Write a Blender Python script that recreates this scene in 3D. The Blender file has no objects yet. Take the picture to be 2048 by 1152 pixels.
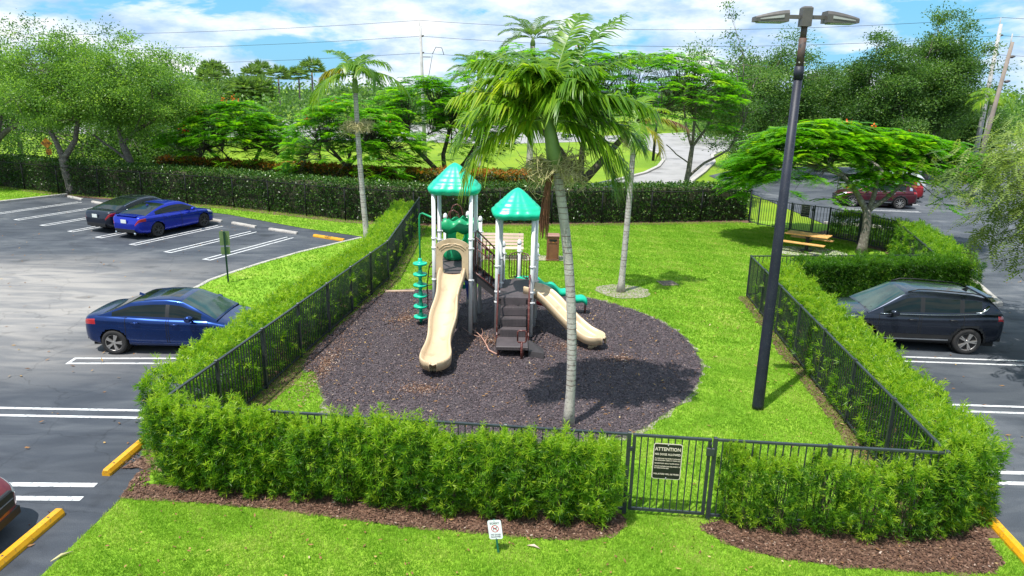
import bpy, math, random
import numpy as np
from mathutils import Vector, Matrix
rng = np.random.default_rng(11)
random.seed(11)
sc = bpy.context.scene
col = sc.collection
R = math.radians
# ------------------------------------------------------------------ camera
CAM_F, CAM_P, CAM_H, CAM_ROLL = 1407.0, math.atan((576 - 185.5) / 1407.0), 6.65, R(1.18)
_F = np.array([0, math.cos(CAM_P), -math.sin(CAM_P)])
_R0 = np.array([1., 0, 0]); _U0 = np.cross(_R0, _F)
_Rt = _R0 * math.cos(CAM_ROLL) + _U0 * math.sin(CAM_ROLL)
_Up = -_R0 * math.sin(CAM_ROLL) + _U0 * math.cos(CAM_ROLL)
cam = bpy.data.cameras.new('camera'); cam.sensor_width = 36.0; cam.lens = CAM_F / 2048 * 36
cam.clip_start = 0.1; cam.clip_end = 6000
camo = bpy.data.objects.new('camera', cam); col.objects.link(camo)
camo.matrix_world = Matrix(((_Rt[0], _Up[0], -_F[0], 0), (_Rt[1], _Up[1], -_F[1], 0), (_Rt[2], _Up[2], -_F[2], CAM_H), (0, 0, 0, 1)))
sc.camera = camo

def at(px, py, z=0.0):
    """survey helper: the point at height z seen at a photo pixel"""
    d = _F * CAM_F + _Rt * (px - 1024) - _Up * (py - 576)
    return np.array([0, 0, CAM_H]) + d * ((z - CAM_H) / d[2])
def atY(px, py, Y):
    d = _F * CAM_F + _Rt * (px - 1024) - _Up * (py - 576)
    return np.array([0, 0, CAM_H]) + d * (Y / d[1])
# ------------------------------------------------------------------ light
SUN_EL, SUN_DIR = R(67), np.array([0.66, 0.75])     # ground direction in which shadows fall
SUN_DIR = SUN_DIR / np.linalg.norm(SUN_DIR)
sun = bpy.data.lights.new('sun', 'SUN'); sun.energy = 4.6; sun.angle = R(0.55); sun.color = (1.0, 0.965, 0.90)
suno = bpy.data.objects.new('sun', sun); col.objects.link(suno)
_sd = Vector((SUN_DIR[0] * math.cos(SUN_EL), SUN_DIR[1] * math.cos(SUN_EL), -math.sin(SUN_EL)))
suno.rotation_euler = _sd.to_track_quat('-Z', 'Y').to_euler(); suno.location = (-20, -20, 40)
world = bpy.data.worlds.new('World'); sc.world = world; world.use_nodes = True
wn = world.node_tree; wn.nodes.clear()
def nd(nt, t, **kw):
    n = nt.nodes.new(t)
    for k, v in kw.items():
        if k.startswith('i_'): n.inputs[k[2:].replace('_', ' ')].default_value = v
        else: setattr(n, k, v)
    return n
def lk(nt, a, b): nt.links.new(a, b)
def ramp(nt, stops, fac=None, interp='LINEAR'):
    n = nt.nodes.new('ShaderNodeValToRGB'); n.color_ramp.interpolation = interp
    e = n.color_ramp.elements
    while len(e) > 1: e.remove(e[0])
    e[0].position = stops[0][0]; e[0].color = tuple(stops[0][1]) + (1,) if len(stops[0][1]) == 3 else stops[0][1]
    for p, c in stops[1:]:
        q = e.new(p); q.color = tuple(c) + (1,)
    if fac is not None: nt.links.new(fac, n.inputs[0])
    return n
sky = nd(wn, 'ShaderNodeTexSky', sky_type='NISHITA', sun_disc=False)
sky.sun_elevation = SUN_EL; sky.sun_rotation = math.atan2(-SUN_DIR[0], -SUN_DIR[1]); sky.air_density = 1.0; sky.dust_density = 0.6; sky.ozone_density = 1.6
tc = nd(wn, 'ShaderNodeTexCoord')
mp = nd(wn, 'ShaderNodeMapping'); mp.inputs['Scale'].default_value = (5.2, 5.2, 14.5); mp.inputs['Location'].default_value = (3.1, 0.7, 0.2)
lk(wn, tc.outputs['Generated'], mp.inputs[0])
n1 = nd(wn, 'ShaderNodeTexNoise', i_Scale=1.0, i_Detail=9.0, i_Roughness=0.56, i_Distortion=0.25); lk(wn, mp.outputs[0], n1.inputs['Vector'])
n2 = nd(wn, 'ShaderNodeTexNoise', i_Scale=1.9, i_Detail=7.0, i_Roughness=0.6); lk(wn, mp.outputs[0], n2.inputs['Vector'])
cover = ramp(wn, [(0.40, (0, 0, 0)), (0.455, (.75, .75, .75)), (0.52, (1, 1, 1))], n1.outputs['Fac'])
shade = ramp(wn, [(0.34, (3.2, 4.7, 6.9)), (0.45, (4.6, 5.9, 7.5)), (0.55, (6.5, 7.3, 8.1)), (0.66, (8.2, 8.3, 8.4))], n2.outputs['Fac'])
blue = nd(wn, 'ShaderNodeMix', data_type='RGBA', blend_type='MIX'); blue.inputs[0].default_value = 0.75
blue.inputs[7].default_value = (1.2, 4.6, 7.4, 1)
lk(wn, sky.outputs[0], blue.inputs[6])
mixc = nd(wn, 'ShaderNodeMix', data_type='RGBA', blend_type='MIX')
lk(wn, cover.outputs[0], mixc.inputs[0]); lk(wn, blue.outputs[2], mixc.inputs[6]); lk(wn, shade.outputs[0], mixc.inputs[7])
bg = nd(wn, 'ShaderNodeBackground', i_Strength=0.101); lk(wn, mixc.outputs[2], bg.inputs[0])
wo = nd(wn, 'ShaderNodeOutputWorld'); lk(wn, bg.outputs[0], wo.inputs[0])
sc.view_settings.view_transform = 'Standard'; sc.view_settings.look = 'None'; sc.view_settings.gamma = 1.0
sc.view_settings.exposure = 0.53; sc.view_settings.use_curve_mapping = False
sc.cycles.use_denoising = True; sc.cycles.max_bounces = 6; sc.cycles.diffuse_bounces = 3; sc.cycles.glossy_bounces = 3
sc.cycles.transmission_bounces = 4; sc.cycles.transparent_max_bounces = 6
# ------------------------------------------------------------------ scene helpers
def tag(o, label=None, cat=None, group=None, kind=None):
    if label: o['label'] = label
    if cat: o['category'] = cat
    if group: o['group'] = group
    if kind: o['kind'] = kind
    return o
def thing(name, label, cat, loc=(0, 0, 0), rz=0.0, group=None):
    o = bpy.data.objects.new(name, None); col.objects.link(o)
    o.location = [float(v) for v in loc]; o.rotation_euler = (0, 0, rz); o.empty_display_size = 0.3
    return tag(o, label, cat, group)
def put(name, me, parent=None, world=False, loc=None):
    o = bpy.data.objects.new(name, me); col.objects.link(o)
    if parent is not None:
        o.parent = parent
        if world: o.matrix_parent_inverse = Matrix.Translation(-Vector(parent.location))
    if loc is not None: o.location = [float(v) for v in loc]
    return o
def copy_tree(o, parent=None):
    c = o.copy(); col.objects.link(c)
    if parent is not None: c.parent = parent
    for ch in list(o.children): copy_tree(ch, c)
    return c
def nrm(v): return v / np.maximum(np.linalg.norm(v, axis=-1, keepdims=True), 1e-9)
def np_mesh(name, V, polys, mat=None, tint=None, smooth=False):
    me = bpy.data.meshes.new(name)
    V = np.asarray(V, np.float32)
    polys = [np.asarray(p, np.int32) for p in polys if len(p)]
    loops = np.concatenate([p.ravel() for p in polys]); sizes = np.concatenate([np.full(len(p), p.shape[1]) for p in polys])
    me.vertices.add(len(V)); me.vertices.foreach_set('co', V.ravel())
    me.loops.add(len(loops)); me.loops.foreach_set('vertex_index', loops)
    me.polygons.add(len(sizes)); me.polygons.foreach_set('loop_start', np.concatenate([[0], np.cumsum(sizes)[:-1]]).astype(np.int32))
    if smooth: me.polygons.foreach_set('use_smooth', np.ones(len(sizes), bool))
    me.update(calc_edges=True)
    if tint is not None:
        a = me.attributes.new('tint', 'FLOAT', 'FACE'); a.data.foreach_set('value', np.asarray(tint, np.float32))
    if mat is not None: me.materials.append(mat)
    return me
class MB:
    """collects simple solids, builds ONE mesh"""
    def __init__(s): s.v = []; s.f = []; s.sm = []
    def add(s, V, F, smooth=False):
        o = len(s.v); s.v += [tuple(float(c) for c in p) for p in V]; s.f += [tuple(i + o for i in f) for f in F]; s.sm += [smooth] * len(F); return s
    def box(s, c, d, rz=0.0, M=None):
        x, y, z = d[0] / 2, d[1] / 2, d[2] / 2
        P = [Vector(p) for p in ((-x, -y, -z), (x, -y, -z), (x, y, -z), (-x, y, -z), (-x, -y, z), (x, -y, z), (x, y, z), (-x, y, z))]
        M = M or Matrix.Rotation(rz, 3, 'Z'); c = Vector([float(q) for q in c])
        return s.add([M @ p + c for p in P], [(0, 3, 2, 1), (4, 5, 6, 7), (0, 1, 5, 4), (1, 2, 6, 5), (2, 3, 7, 6), (3, 0, 4, 7)])
    def bbox(s, c, d, rz=0.0, b=0.01):
        """box with bevelled upper edges"""
        x, y, z = d[0] / 2, d[1] / 2, d[2] / 2; b = min(b, x * .8, y * .8, z * .8)
        M = Matrix.Rotation(rz, 3, 'Z'); c = Vector([float(q) for q in c])
        P = []
        for (xx, yy, zz) in ((x, y, -z), (x, y, z - b), (x - b, y - b, z)):
            P += [Vector((-xx, -yy, zz)), Vector((xx, -yy, zz)), Vector((xx, yy, zz)), Vector((-xx, yy, zz))]
        F = [(3, 2, 1, 0), (8, 9, 10, 11)]
        for l in (0, 4):
            for k in range(4): F.append((l + k, l + (k + 1) % 4, l + 4 + (k + 1) % 4, l + 4 + k))
        return s.add([M @ p + c for p in P], F)
    def bar(s, a, b, w, h=None):
        """rectangular bar from a to b"""
        a = Vector([float(q) for q in a]); b = Vector([float(q) for q in b]); h = h or w; d = (b - a); L = d.length; d.normalize()
        up = Vector((0, 0, 1)) if abs(d.z) < .95 else Vector((0, 1, 0))
        sd = d.cross(up).normalized(); up = sd.cross(d)
        M = Matrix((d, sd, up)).transposed()
        return s.box((a + b) / 2, (L, w, h), M=M)
    def tube(s, pts, r, n=8, caps=True, smooth=True):
        P = [np.array([float(q) for q in p]) for p in pts]; r = [r] * len(P) if np.isscalar(r) else list(r)
        V = []; prev = None
        for i, p in enumerate(P):
            d = nrm(P[min(i + 1, len(P) - 1)] - P[max(i - 1, 0)])
            if prev is None:
                u = np.cross(d, [0, 0, 1.] if abs(d[2]) < .9 else [1., 0, 0])
            else: u = prev - d * (prev @ d)
            u = nrm(u); prev = u; w = np.cross(d, u)
            for k in range(n):
                a = 2 * math.pi * k / n; V.append(p + (u * math.cos(a) + w * math.sin(a)) * r[i])
        F = []
        for i in range(len(P) - 1):
            for k in range(n): F.append((i * n + k, i * n + (k + 1) % n, (i + 1) * n + (k + 1) % n, (i + 1) * n + k))
        s.add(V, F, smooth)
        if caps:
            o = len(s.v) - len(V)
            s.f += [tuple(o + k for k in range(n))[::-1], tuple(o + (len(P) - 1) * n + k for k in range(n))]; s.sm += [False, False]
        return s
    def lathe(s, prof, c=(0, 0, 0), n=20, axis='Z', smooth=True):
        V = []
        for r, z in prof:
            for k in range(n):
                a = 2 * math.pi * k / n; q = (r * math.cos(a), r * math.sin(a), z)
                if axis == 'Y': q = (q[0], q[2], q[1])
                V.append((q[0] + c[0], q[1] + c[1], q[2] + c[2]))
        F = []
        for i in range(len(prof) - 1):
            for k in range(n): F.append((i * n + k, i * n + (k + 1) % n, (i + 1) * n + (k + 1) % n, (i + 1) * n + k))
        F2 = [tuple(range(n))[::-1], tuple((len(prof) - 1) * n + k for k in range(n))]
        s.add(V, F, smooth); o = len(s.v) - len(V)
        s.f += [tuple(o + i for i in f) for f in F2]; s.sm += [False, False]
        return s
    def prism(s, poly, z0, z1, M=None):
        n = len(poly); V = [Vector((p[0], p[1], z0)) for p in poly] + [Vector((p[0], p[1], z1)) for p in poly]
        if M is not None: V = [M @ v for v in V]
        return s.add(V, [tuple(range(n))[::-1], tuple(range(n, 2 * n))] + [(k, (k + 1) % n, n + (k + 1) % n, n + k) for k in range(n)])
    def grid(s, P, closeu=False, smooth=True):
        """P[i][j] points"""
        I, J = len(P), len(P[0]); V = [q for r in P for q in r]
        F = []
        for i in range(I - 1):
            for j in range(J - 1 if not closeu else J): F.append((i * J + j, i * J + (j + 1) % J, (i + 1) * J + (j + 1) % J, (i + 1) * J + j))
        return s.add(V, F, smooth)
    def mesh(s, name, mat=None):
        me = bpy.data.meshes.new(name); me.from_pydata(s.v, [], s.f); me.polygons.foreach_set('use_smooth', s.sm); me.update()
        if mat is not None: me.materials.append(mat)
        return me
    def build(s, name, mat, parent=None, world=False, loc=None, recalc=False):
        me = s.mesh(name, mat)
        if recalc: fixn(me)
        return put(name, me, parent, world, loc)
def fixn(me):
    import bmesh
    bm = bmesh.new(); bm.from_mesh(me); bmesh.ops.recalc_face_normals(bm, faces=bm.faces); bm.to_mesh(me); bm.free(); me.update()
def inside(poly, X, Y):
    poly = np.asarray(poly)[:, :2]; c = np.zeros(len(X), bool); n = len(poly); j = n - 1
    for i in range(n):
        xi, yi = poly[i]; xj, yj = poly[j]
        if yi != yj:
            c ^= ((yi > Y) != (yj > Y)) & (X < (xj - xi) * (Y - yi) / (yj - yi) + xi)
        j = i
    return c
def scatter(poly, n):
    poly = np.asarray(poly)[:, :2]; lo, hi = poly.min(0), poly.max(0)
    P = rng.uniform(lo, hi, (n, 2)); return P[inside(poly, P[:, 0], P[:, 1])]
# ------------------------------------------------------------------ materials
def newmat(name):
    m = bpy.data.materials.new(name); m.use_nodes = True; nt = m.node_tree
    return m, nt, nt.nodes['Principled BSDF']
def pm(name, c1, c2=None, scale=8.0, rough=0.6, metal=0.0, coat=0.0, bump=0.0, bscale=40.0, detail=5.0, lo=0.35, hi=0.65, spec=0.5, c3=None, s3=60.0, coord='Object'):
    m, nt, b = newmat(name); b.inputs['Roughness'].default_value = rough; b.inputs['Metallic'].default_value = metal
    b.inputs['Coat Weight'].default_value = coat; b.inputs['Coat Roughness'].default_value = 0.04; b.inputs['Specular IOR Level'].default_value = spec
    t = nd(nt, 'ShaderNodeTexCoord'); vec = t.outputs[coord]
    c2 = c2 or tuple(x * .82 for x in c1)
    n = nd(nt, 'ShaderNodeTexNoise', i_Scale=scale, i_Detail=detail, i_Roughness=.6); lk(nt, vec, n.inputs['Vector'])
    r = ramp(nt, [(lo, c1), (hi, c2)], n.outputs['Fac']); out = r.outputs[0]
    if c3:
        n3 = nd(nt, 'ShaderNodeTexNoise', i_Scale=s3, i_Detail=3.0); lk(nt, vec, n3.inputs['Vector'])
        rr = ramp(nt, [(.56, (0, 0, 0)), (.66, (1, 1, 1))], n3.outputs['Fac'])
        mx = nd(nt, 'ShaderNodeMix', data_type='RGBA'); lk(nt, rr.outputs[0], mx.inputs[0]); lk(nt, out, mx.inputs[6]); mx.inputs[7].default_value = tuple(c3) + (1,); out = mx.outputs[2]
    lk(nt, out, b.inputs['Base Color'])
    if bump:
        nb = nd(nt, 'ShaderNodeTexNoise', i_Scale=bscale, i_Detail=4.0); lk(nt, vec, nb.inputs['Vector'])
        bp = nd(nt, 'ShaderNodeBump', i_Strength=bump, i_Distance=0.02); lk(nt, nb.outputs['Fac'], bp.inputs['Height']); lk(nt, bp.outputs[0], b.inputs['Normal'])
    return m
def leafmat(name, stops, trans=0.3, rough=0.45, tgain=1.6, spec=.4):
    """leaf colour by each leaf's own tint; light passes through the blade"""
    m, nt, b = newmat(name)
    a = nd(nt, 'ShaderNodeAttribute', attribute_name='tint')
    r = ramp(nt, stops, a.outputs['Fac']); lk(nt, r.outputs[0], b.inputs['Base Color'])
    b.inputs['Roughness'].default_value = rough; b.inputs['Specular IOR Level'].default_value = spec
    tr = nd(nt, 'ShaderNodeBsdfTranslucent')
    mu = nd(nt, 'ShaderNodeMix', data_type='RGBA', blend_type='MULTIPLY'); mu.inputs[0].default_value = 1; lk(nt, r.outputs[0], mu.inputs[6]); mu.inputs[7].default_value = (tgain, tgain, tgain * .5, 1)
    lk(nt, mu.outputs[2], tr.inputs[0])
    ms = nd(nt, 'ShaderNodeMixShader'); ms.inputs[0].default_value = trans; lk(nt, b.outputs[0], ms.inputs[1]); lk(nt, tr.outputs[0], ms.inputs[2])
    lk(nt, ms.outputs[0], nt.nodes['Material Output'].inputs[0]); return m
def asphalt(name, dark, mid, light, worn=None):
    m, nt, b = newmat(name); t = nd(nt, 'ShaderNodeTexCoord'); vec = t.outputs['Object']
    b.inputs['Roughness'].default_value = .78; b.inputs['Specular IOR Level'].default_value = .35
    n0 = nd(nt, 'ShaderNodeTexNoise', i_Scale=.22, i_Detail=6.0, i_Roughness=.62, i_Distortion=1.2); lk(nt, vec, n0.inputs['Vector'])
    r0 = ramp(nt, [(.36, dark), (.55, mid), (.72, light)], n0.outputs['Fac'])
    n1 = nd(nt, 'ShaderNodeTexNoise', i_Scale=70.0, i_Detail=2.0); lk(nt, vec, n1.inputs['Vector'])
    r1 = ramp(nt, [(.3, (.72, .72, .72)), (.7, (1.25, 1.25, 1.25))], n1.outputs['Fac'])
    out = r0.outputs[0]
    if worn:
        # turning traffic has polished and bleached a rounded patch: a distorted ellipse with noisy edges
        (cx, cy), (rx, ry), colr = worn
        mp = nd(nt, 'ShaderNodeMapping', vector_type='TEXTURE'); mp.inputs['Location'].default_value = (cx, cy, 0); mp.inputs['Scale'].default_value = (rx, ry, 1.)
        lk(nt, vec, mp.inputs[0])
        nw = nd(nt, 'ShaderNodeTexNoise', i_Scale=1.3, i_Detail=5.0, i_Distortion=.8); lk(nt, mp.outputs[0], nw.inputs['Vector'])
        vl = nd(nt, 'ShaderNodeVectorMath', operation='LENGTH'); lk(nt, mp.outputs[0], vl.inputs[0])
        ad = nd(nt, 'ShaderNodeMath', operation='MULTIPLY_ADD'); lk(nt, nw.outputs['Fac'], ad.inputs[0]); ad.inputs[1].default_value = 1.0; lk(nt, vl.outputs['Value'], ad.inputs[2])
        rw = ramp(nt, [(.42, (.25, .25, .25)), (.72, (.85, .85, .85)), (1.02, (.9, .9, .9)), (1.3, (.35, .35, .35)), (1.6, (0, 0, 0))], None)
        rw.color_ramp.elements[0].position = .40
        dv = nd(nt, 'ShaderNodeMath', operation='DIVIDE'); lk(nt, ad.outputs[0], dv.inputs[0]); dv.inputs[1].default_value = 1.6
        for e, p in zip(rw.color_ramp.elements, (.27, .45, .66, .85, 1.0)): e.position = p
        lk(nt, dv.outputs[0], rw.inputs[0])
        mx = nd(nt, 'ShaderNodeMix', data_type='RGBA'); lk(nt, rw.outputs[0], mx.inputs[0]); lk(nt, out, mx.inputs[6]); mx.inputs[7].default_value = tuple(colr) + (1,); out = mx.outputs[2]
    # streaky tyre marks and patches
    mp2 = nd(nt, 'ShaderNodeMapping'); mp2.inputs['Scale'].default_value = (.35, 1.6, 1); mp2.inputs['Rotation'].default_value = (0, 0, .5); lk(nt, vec, mp2.inputs[0])
    n2 = nd(nt, 'ShaderNodeTexNoise', i_Scale=1.0, i_Detail=5.0, i_Distortion=1.5); lk(nt, mp2.outputs[0], n2.inputs['Vector'])
    r2 = ramp(nt, [(.38, (.74, .76, .80)), (.6, (1.12, 1.1, 1.08))], n2.outputs['Fac'])
    m1 = nd(nt, 'ShaderNodeMix', data_type='RGBA', blend_type='MULTIPLY'); m1.inputs[0].default_value = 1; lk(nt, out, m1.inputs[6]); lk(nt, r1.outputs[0], m1.inputs[7])
    m2 = nd(nt, 'ShaderNodeMix', data_type='RGBA', blend_type='MULTIPLY'); m2.inputs[0].default_value = 1; lk(nt, m1.outputs[2], m2.inputs[6]); lk(nt, r2.outputs[0], m2.inputs[7])
    # dark drips where engines stand
    no = nd(nt, 'ShaderNodeTexNoise', i_Scale=.9, i_Detail=5.0, i_Distortion=.4); lk(nt, vec, no.inputs['Vector'])
    ro = ramp(nt, [(.60, (1, 1, 1)), (.70, (.55, .55, .56))], no.outputs['Fac'])
    mo = nd(nt, 'ShaderNodeMix', data_type='RGBA', blend_type='MULTIPLY'); mo.inputs[0].default_value = .8; lk(nt, m2.outputs[2], mo.inputs[6]); lk(nt, ro.outputs[0], mo.inputs[7]); m2 = mo
    # hairline cracks
    vo = nd(nt, 'ShaderNodeTexVoronoi', feature='DISTANCE_TO_EDGE', i_Scale=.33); 
    nz = nd(nt, 'ShaderNodeTexNoise', i_Scale=1.1, i_Detail=4.0); lk(nt, vec, nz.inputs['Vector'])
    av = nd(nt, 'ShaderNodeVectorMath', operation='ADD'); lk(nt, vec, av.inputs[0]); lk(nt, nz.outputs['Color'], av.inputs[1]); lk(nt, av.outputs[0], vo.inputs['Vector'])
    rc = ramp(nt, [(.0, (.55, .55, .55)), (.006, (1, 1, 1))], vo.outputs['Distance'])
    m3 = nd(nt, 'ShaderNodeMix', data_type='RGBA', blend_type='MULTIPLY'); m3.inputs[0].default_value = .7; lk(nt, m2.outputs[2], m3.inputs[6]); lk(nt, rc.outputs[0], m3.inputs[7])
    lk(nt, m3.outputs[2], b.inputs['Base Color'])
    bp = nd(nt, 'ShaderNodeBump', i_Strength=.35, i_Distance=.006); lk(nt, n1.outputs['Fac'], bp.inputs['Height']); lk(nt, bp.outputs[0], b.inputs['Normal'])
    return m
def lawnmat(name, cs, scale=1.0):
    m, nt, b = newmat(name); t = nd(nt, 'ShaderNodeTexCoord'); vec = t.outputs['Object']; b.inputs['Roughness'].default_value = .8; b.inputs['Specular IOR Level'].default_value = .15
    a = nd(nt, 'ShaderNodeTexNoise', i_Scale=.7 * scale, i_Detail=7.0, i_Roughness=.68, i_Distortion=.6); lk(nt, vec, a.inputs['Vector'])
    r = ramp(nt, [(.30, cs[0]), (.46, cs[1]), (.58, cs[2]), (.72, cs[3])], a.outputs['Fac'])
    f = nd(nt, 'ShaderNodeTexNoise', i_Scale=28.0, i_Detail=4.0, i_Roughness=.7); lk(nt, vec, f.inputs['Vector'])
    rf = ramp(nt, [(.3, (.62, .66, .5)), (.7, (1.3, 1.25, 1.2))], f.outputs['Fac'])
    mx = nd(nt, 'ShaderNodeMix', data_type='RGBA', blend_type='MULTIPLY'); mx.inputs[0].default_value = 1; lk(nt, r.outputs[0], mx.inputs[6]); lk(nt, rf.outputs[0], mx.inputs[7])
    lk(nt, mx.outputs[2], b.inputs['Base Color'])
    bp = nd(nt, 'ShaderNodeBump', i_Strength=.5, i_Distance=.03); lk(nt, f.outputs['Fac'], bp.inputs['Height']); lk(nt, bp.outputs[0], b.inputs['Normal']); return m
M = {}
M['asphalt'] = asphalt('asphalt', (.040, .046, .058), (.062, .070, .084), (.115, .122, .13), ((-19.5, 20.5), (11.0, 7.6), (.275, .26, .245)))
M['asphalt_right'] = asphalt('asphalt_right', (.050, .058, .070), (.085, .094, .108), (.150, .156, .165))
M['road'] = pm('road_concrete', (.33, .315, .31), (.27, .26, .255), .5, .85, bump=.1, c3=(.20, .19, .185), s3=.35)
M['lawn'] = lawnmat('lawn', ((.110, .235, .016), (.172, .33, .024), (.228, .38, .036), (.34, .38, .10)))
M['terrain'] = lawnmat('terrain', ((.11, .20, .012), (.16, .27, .016), (.21, .31, .02), (.25, .32, .03)), .15)
M['rubber'] = pm('rubber_mulch', (.040, .033, .037), (.104, .085, .092), 2.2, .8, bump=.9, bscale=55, c3=(.15, .10, .085), s3=38.0, detail=8)
M['bark'] = pm('bark_mulch', (.085, .042, .026), (.17, .095, .06), 9.0, .85, bump=.9, bscale=60, c3=(.27, .17, .12), s3=30.0)
M['dirt'] = pm('bare_dirt', (.16, .12, .09), (.24, .19, .15), 4.0, .9, bump=.5, bscale=50, c3=(.10, .07, .05), s3=25.0)
M['sand'] = pm('sand', (.32, .28, .24), (.25, .21, .18), 5.0, .9, bump=.4, bscale=60)
M['concrete'] = pm('concrete', (.46, .43, .39), (.36, .335, .31), 3.0, .85, bump=.15, bscale=80, c3=(.28, .26, .24), s3=9.0)
M['pad'] = pm('pad_concrete', (.42, .36, .31), (.34, .29, .25), 3.0, .85, bump=.15, bscale=80)
M['paint'] = pm('line_paint', (.70, .70, .70), (.50, .50, .51), 3.0, .6, c3=(.26, .27, .28), s3=13.0, detail=8)
M['yellow'] = pm('yellow_paint', (.72, .36, .008), (.62, .29, .006), 4.0, .55, bump=.08, bscale=60, c3=(.42, .22, .03), s3=22.0)
M['fence'] = pm('fence_metal', (.018, .024, .028), (.030, .038, .043), 6.0, .42, metal=.0, spec=.6)
M['wire'] = pm('black_wire', (.006, .007, .008), (.010, .011, .012), 6.0, .6, spec=.2)
M['pole'] = pm('pole_metal', (.012, .014, .026), (.020, .023, .040), 3.0, .5, spec=.35, c3=(.04, .04, .05), s3=40)
M['rust'] = pm('rusty_metal', (.11, .055, .04), (.075, .06, .06), 9.0, .7, c3=(.03, .03, .035), s3=14)
M['lamp'] = pm('lamp_housing', (.115, .10, .095), (.085, .078, .076), 6.0, .5)
M['lens'] = pm('lamp_lens', (.45, .44, .42), (.36, .36, .35), 3.0, .25)
M['trunk'] = pm('oak_bark', (.19, .165, .14), (.10, .085, .072), 7.0, .9, bump=.8, bscale=30, c3=(.26, .24, .21), s3=9)
M['trunk_dark'] = pm('poinciana_bark', (.12, .095, .08), (.07, .055, .047), 6.0, .9, bump=.7, bscale=30)
M['stem'] = pm('woody_stem', (.17, .12, .075), (.11, .08, .05), 9.0, .9)
# foliage: each leaf carries its own tint
M['podo'] = leafmat('podocarpus_leaf', [(0, (.020, .075, .006)), (.35, (.060, .165, .010)), (.65, (.140, .290, .014)), (1, (.33, .45, .03))], .5, tgain=2.0)
M['ficus'] = leafmat('ficus_leaf', [(0, (.014, .044, .006)), (.5, (.036, .10, .011)), (.8, (.08, .175, .018)), (1, (.20, .28, .07))], .2, .35)
M['redtip'] = leafmat('redtip_leaf', [(0, (.02, .05, .006)), (.4, (.08, .13, .012)), (.62, (.22, .17, .016)), (.82, (.38, .12, .016)), (1, (.42, .17, .02))], .3)
M['oak'] = leafmat('oak_leaf', [(0, (.035, .09, .018)), (.4, (.105, .215, .035)), (.75, (.19, .33, .055)), (1, (.29, .42, .08))], .48, tgain=1.9)
M['oak_dark'] = leafmat('dark_oak_leaf', [(0, (.026, .075, .018)), (.5, (.085, .18, .034)), (.85, (.155, .275, .055)), (1, (.24, .34, .09))], .45, tgain=1.8)
M['poin'] = leafmat('poinciana_leaf', [(0, (.025, .12, .004)), (.4, (.075, .25, .006)), (.75, (.15, .36, .008)), (1, (.30, .46, .016))], .5, tgain=1.9)
M['olive'] = leafmat('olive_leaf', [(0, (.06, .11, .02)), (.5, (.16, .235, .045)), (1, (.32, .39, .12))], .42, tgain=1.8)
M['palm'] = leafmat('palm_leaflet', [(0, (.03, .10, .008)), (.4, (.095, .22, .012)), (.75, (.21, .34, .018)), (1, (.38, .42, .035))], .45, .35, tgain=1.9)
M['palm_far'] = leafmat('far_palm_leaflet', [(0, (.05, .11, .025)), (.6, (.12, .21, .045)), (1, (.2, .3, .07))], .45, tgain=1.8)
M['palm_yel'] = leafmat('yellow_leaflet', [(0, (.16, .19, .012)), (.6, (.34, .30, .014)), (1, (.45, .36, .02))], .3)
M['palm_dead'] = leafmat('dead_leaflet', [(0, (.16, .07, .045)), (.6, (.30, .15, .10)), (1, (.50, .36, .28))], .15)
M['grassblade'] = leafmat('grass_blade', [(0, (.080, .20, .012)), (.4, (.155, .315, .020)), (.72, (.230, .39, .032)), (1, (.40, .43, .12))], .35, .6, spec=.15)
M['chip'] = leafmat('mulch_chip', [(0, (.030, .023, .027)), (.5, (.098, .073, .084)), (.8, (.20, .15, .15)), (.92, (.25, .13, .08)), (1, (.42, .32, .25))], 0.0, .7)
M['barkchip'] = leafmat('bark_chip', [(0, (.05, .024, .016)), (.5, (.13, .065, .04)), (.85, (.26, .15, .10)), (1, (.42, .33, .27))], 0.0, .8)
M['flower'] = leafmat('flame_flower', [(0, (.7, .08, .01)), (1, (.8, .2, .02))], .2)
M['palmtrunk'] = pm('palm_trunk', (.50, .47, .43), (.36, .33, .30), 5.0, .9, bump=.5, bscale=30, c3=(.24, .21, .20), s3=12)
M['crownshaft'] = pm('crownshaft', (.20, .30, .07), (.13, .22, .05), 3.0, .5)
M['fruitstalk'] = pm('fruit_stalk', (.52, .46, .24), (.42, .38, .16), 8.0, .7)
M['deadsheath'] = pm('dead_sheath', (.22, .09, .045), (.13, .055, .03), 14.0, .8)
M['ringbrown'] = pm('ring_brown', (.13, .075, .065), (.19, .12, .10), 8.0, .9, bump=.5, bscale=30)
# ================================================================== THE SETTING
def sheet(name, poly, z, mat, kind='structure', parent=None):
    V = [(float(p[0]), float(p[1]), z) for p in poly]
    a = sum(V[i][0] * V[(i + 1) % len(V)][1] - V[(i + 1) % len(V)][0] * V[i][1] for i in range(len(V)))
    if a < 0: V = V[::-1]
    me = bpy.data.meshes.new(name); me.from_pydata(V, [], [tuple(range(len(V)))]); me.materials.append(mat); me.update()
    o = put(name, me, parent)
    if kind and parent is None: o['kind'] = kind
    return o
def smooth_poly(P, it=2):
    P = np.asarray(P, float)[:, :2]
    for _ in range(it):
        Q = np.roll(P, -1, 0); P = np.stack([P * .75 + Q * .25, P * .25 + Q * .75], 1).reshape(-1, 2)
    return P
def ragged(P, amp=.05, step=.25):
    P = np.asarray(P, float)[:, :2]; out = []
    for i in range(len(P)):
        a, b = P[i], P[(i + 1) % len(P)]; n = max(1, int(np.linalg.norm(b - a) / step))
        for k in range(n): out.append(a + (b - a) * k / n + rng.normal(0, amp, 2))
    return np.array(out)
g2 = lambda *pts: [at(*p)[:2] for p in pts]
sheet('ground', [(-3000, -300), (3000, -300), (3000, 4000), (-3000, 4000)], -0.03, M['terrain'])
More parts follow.
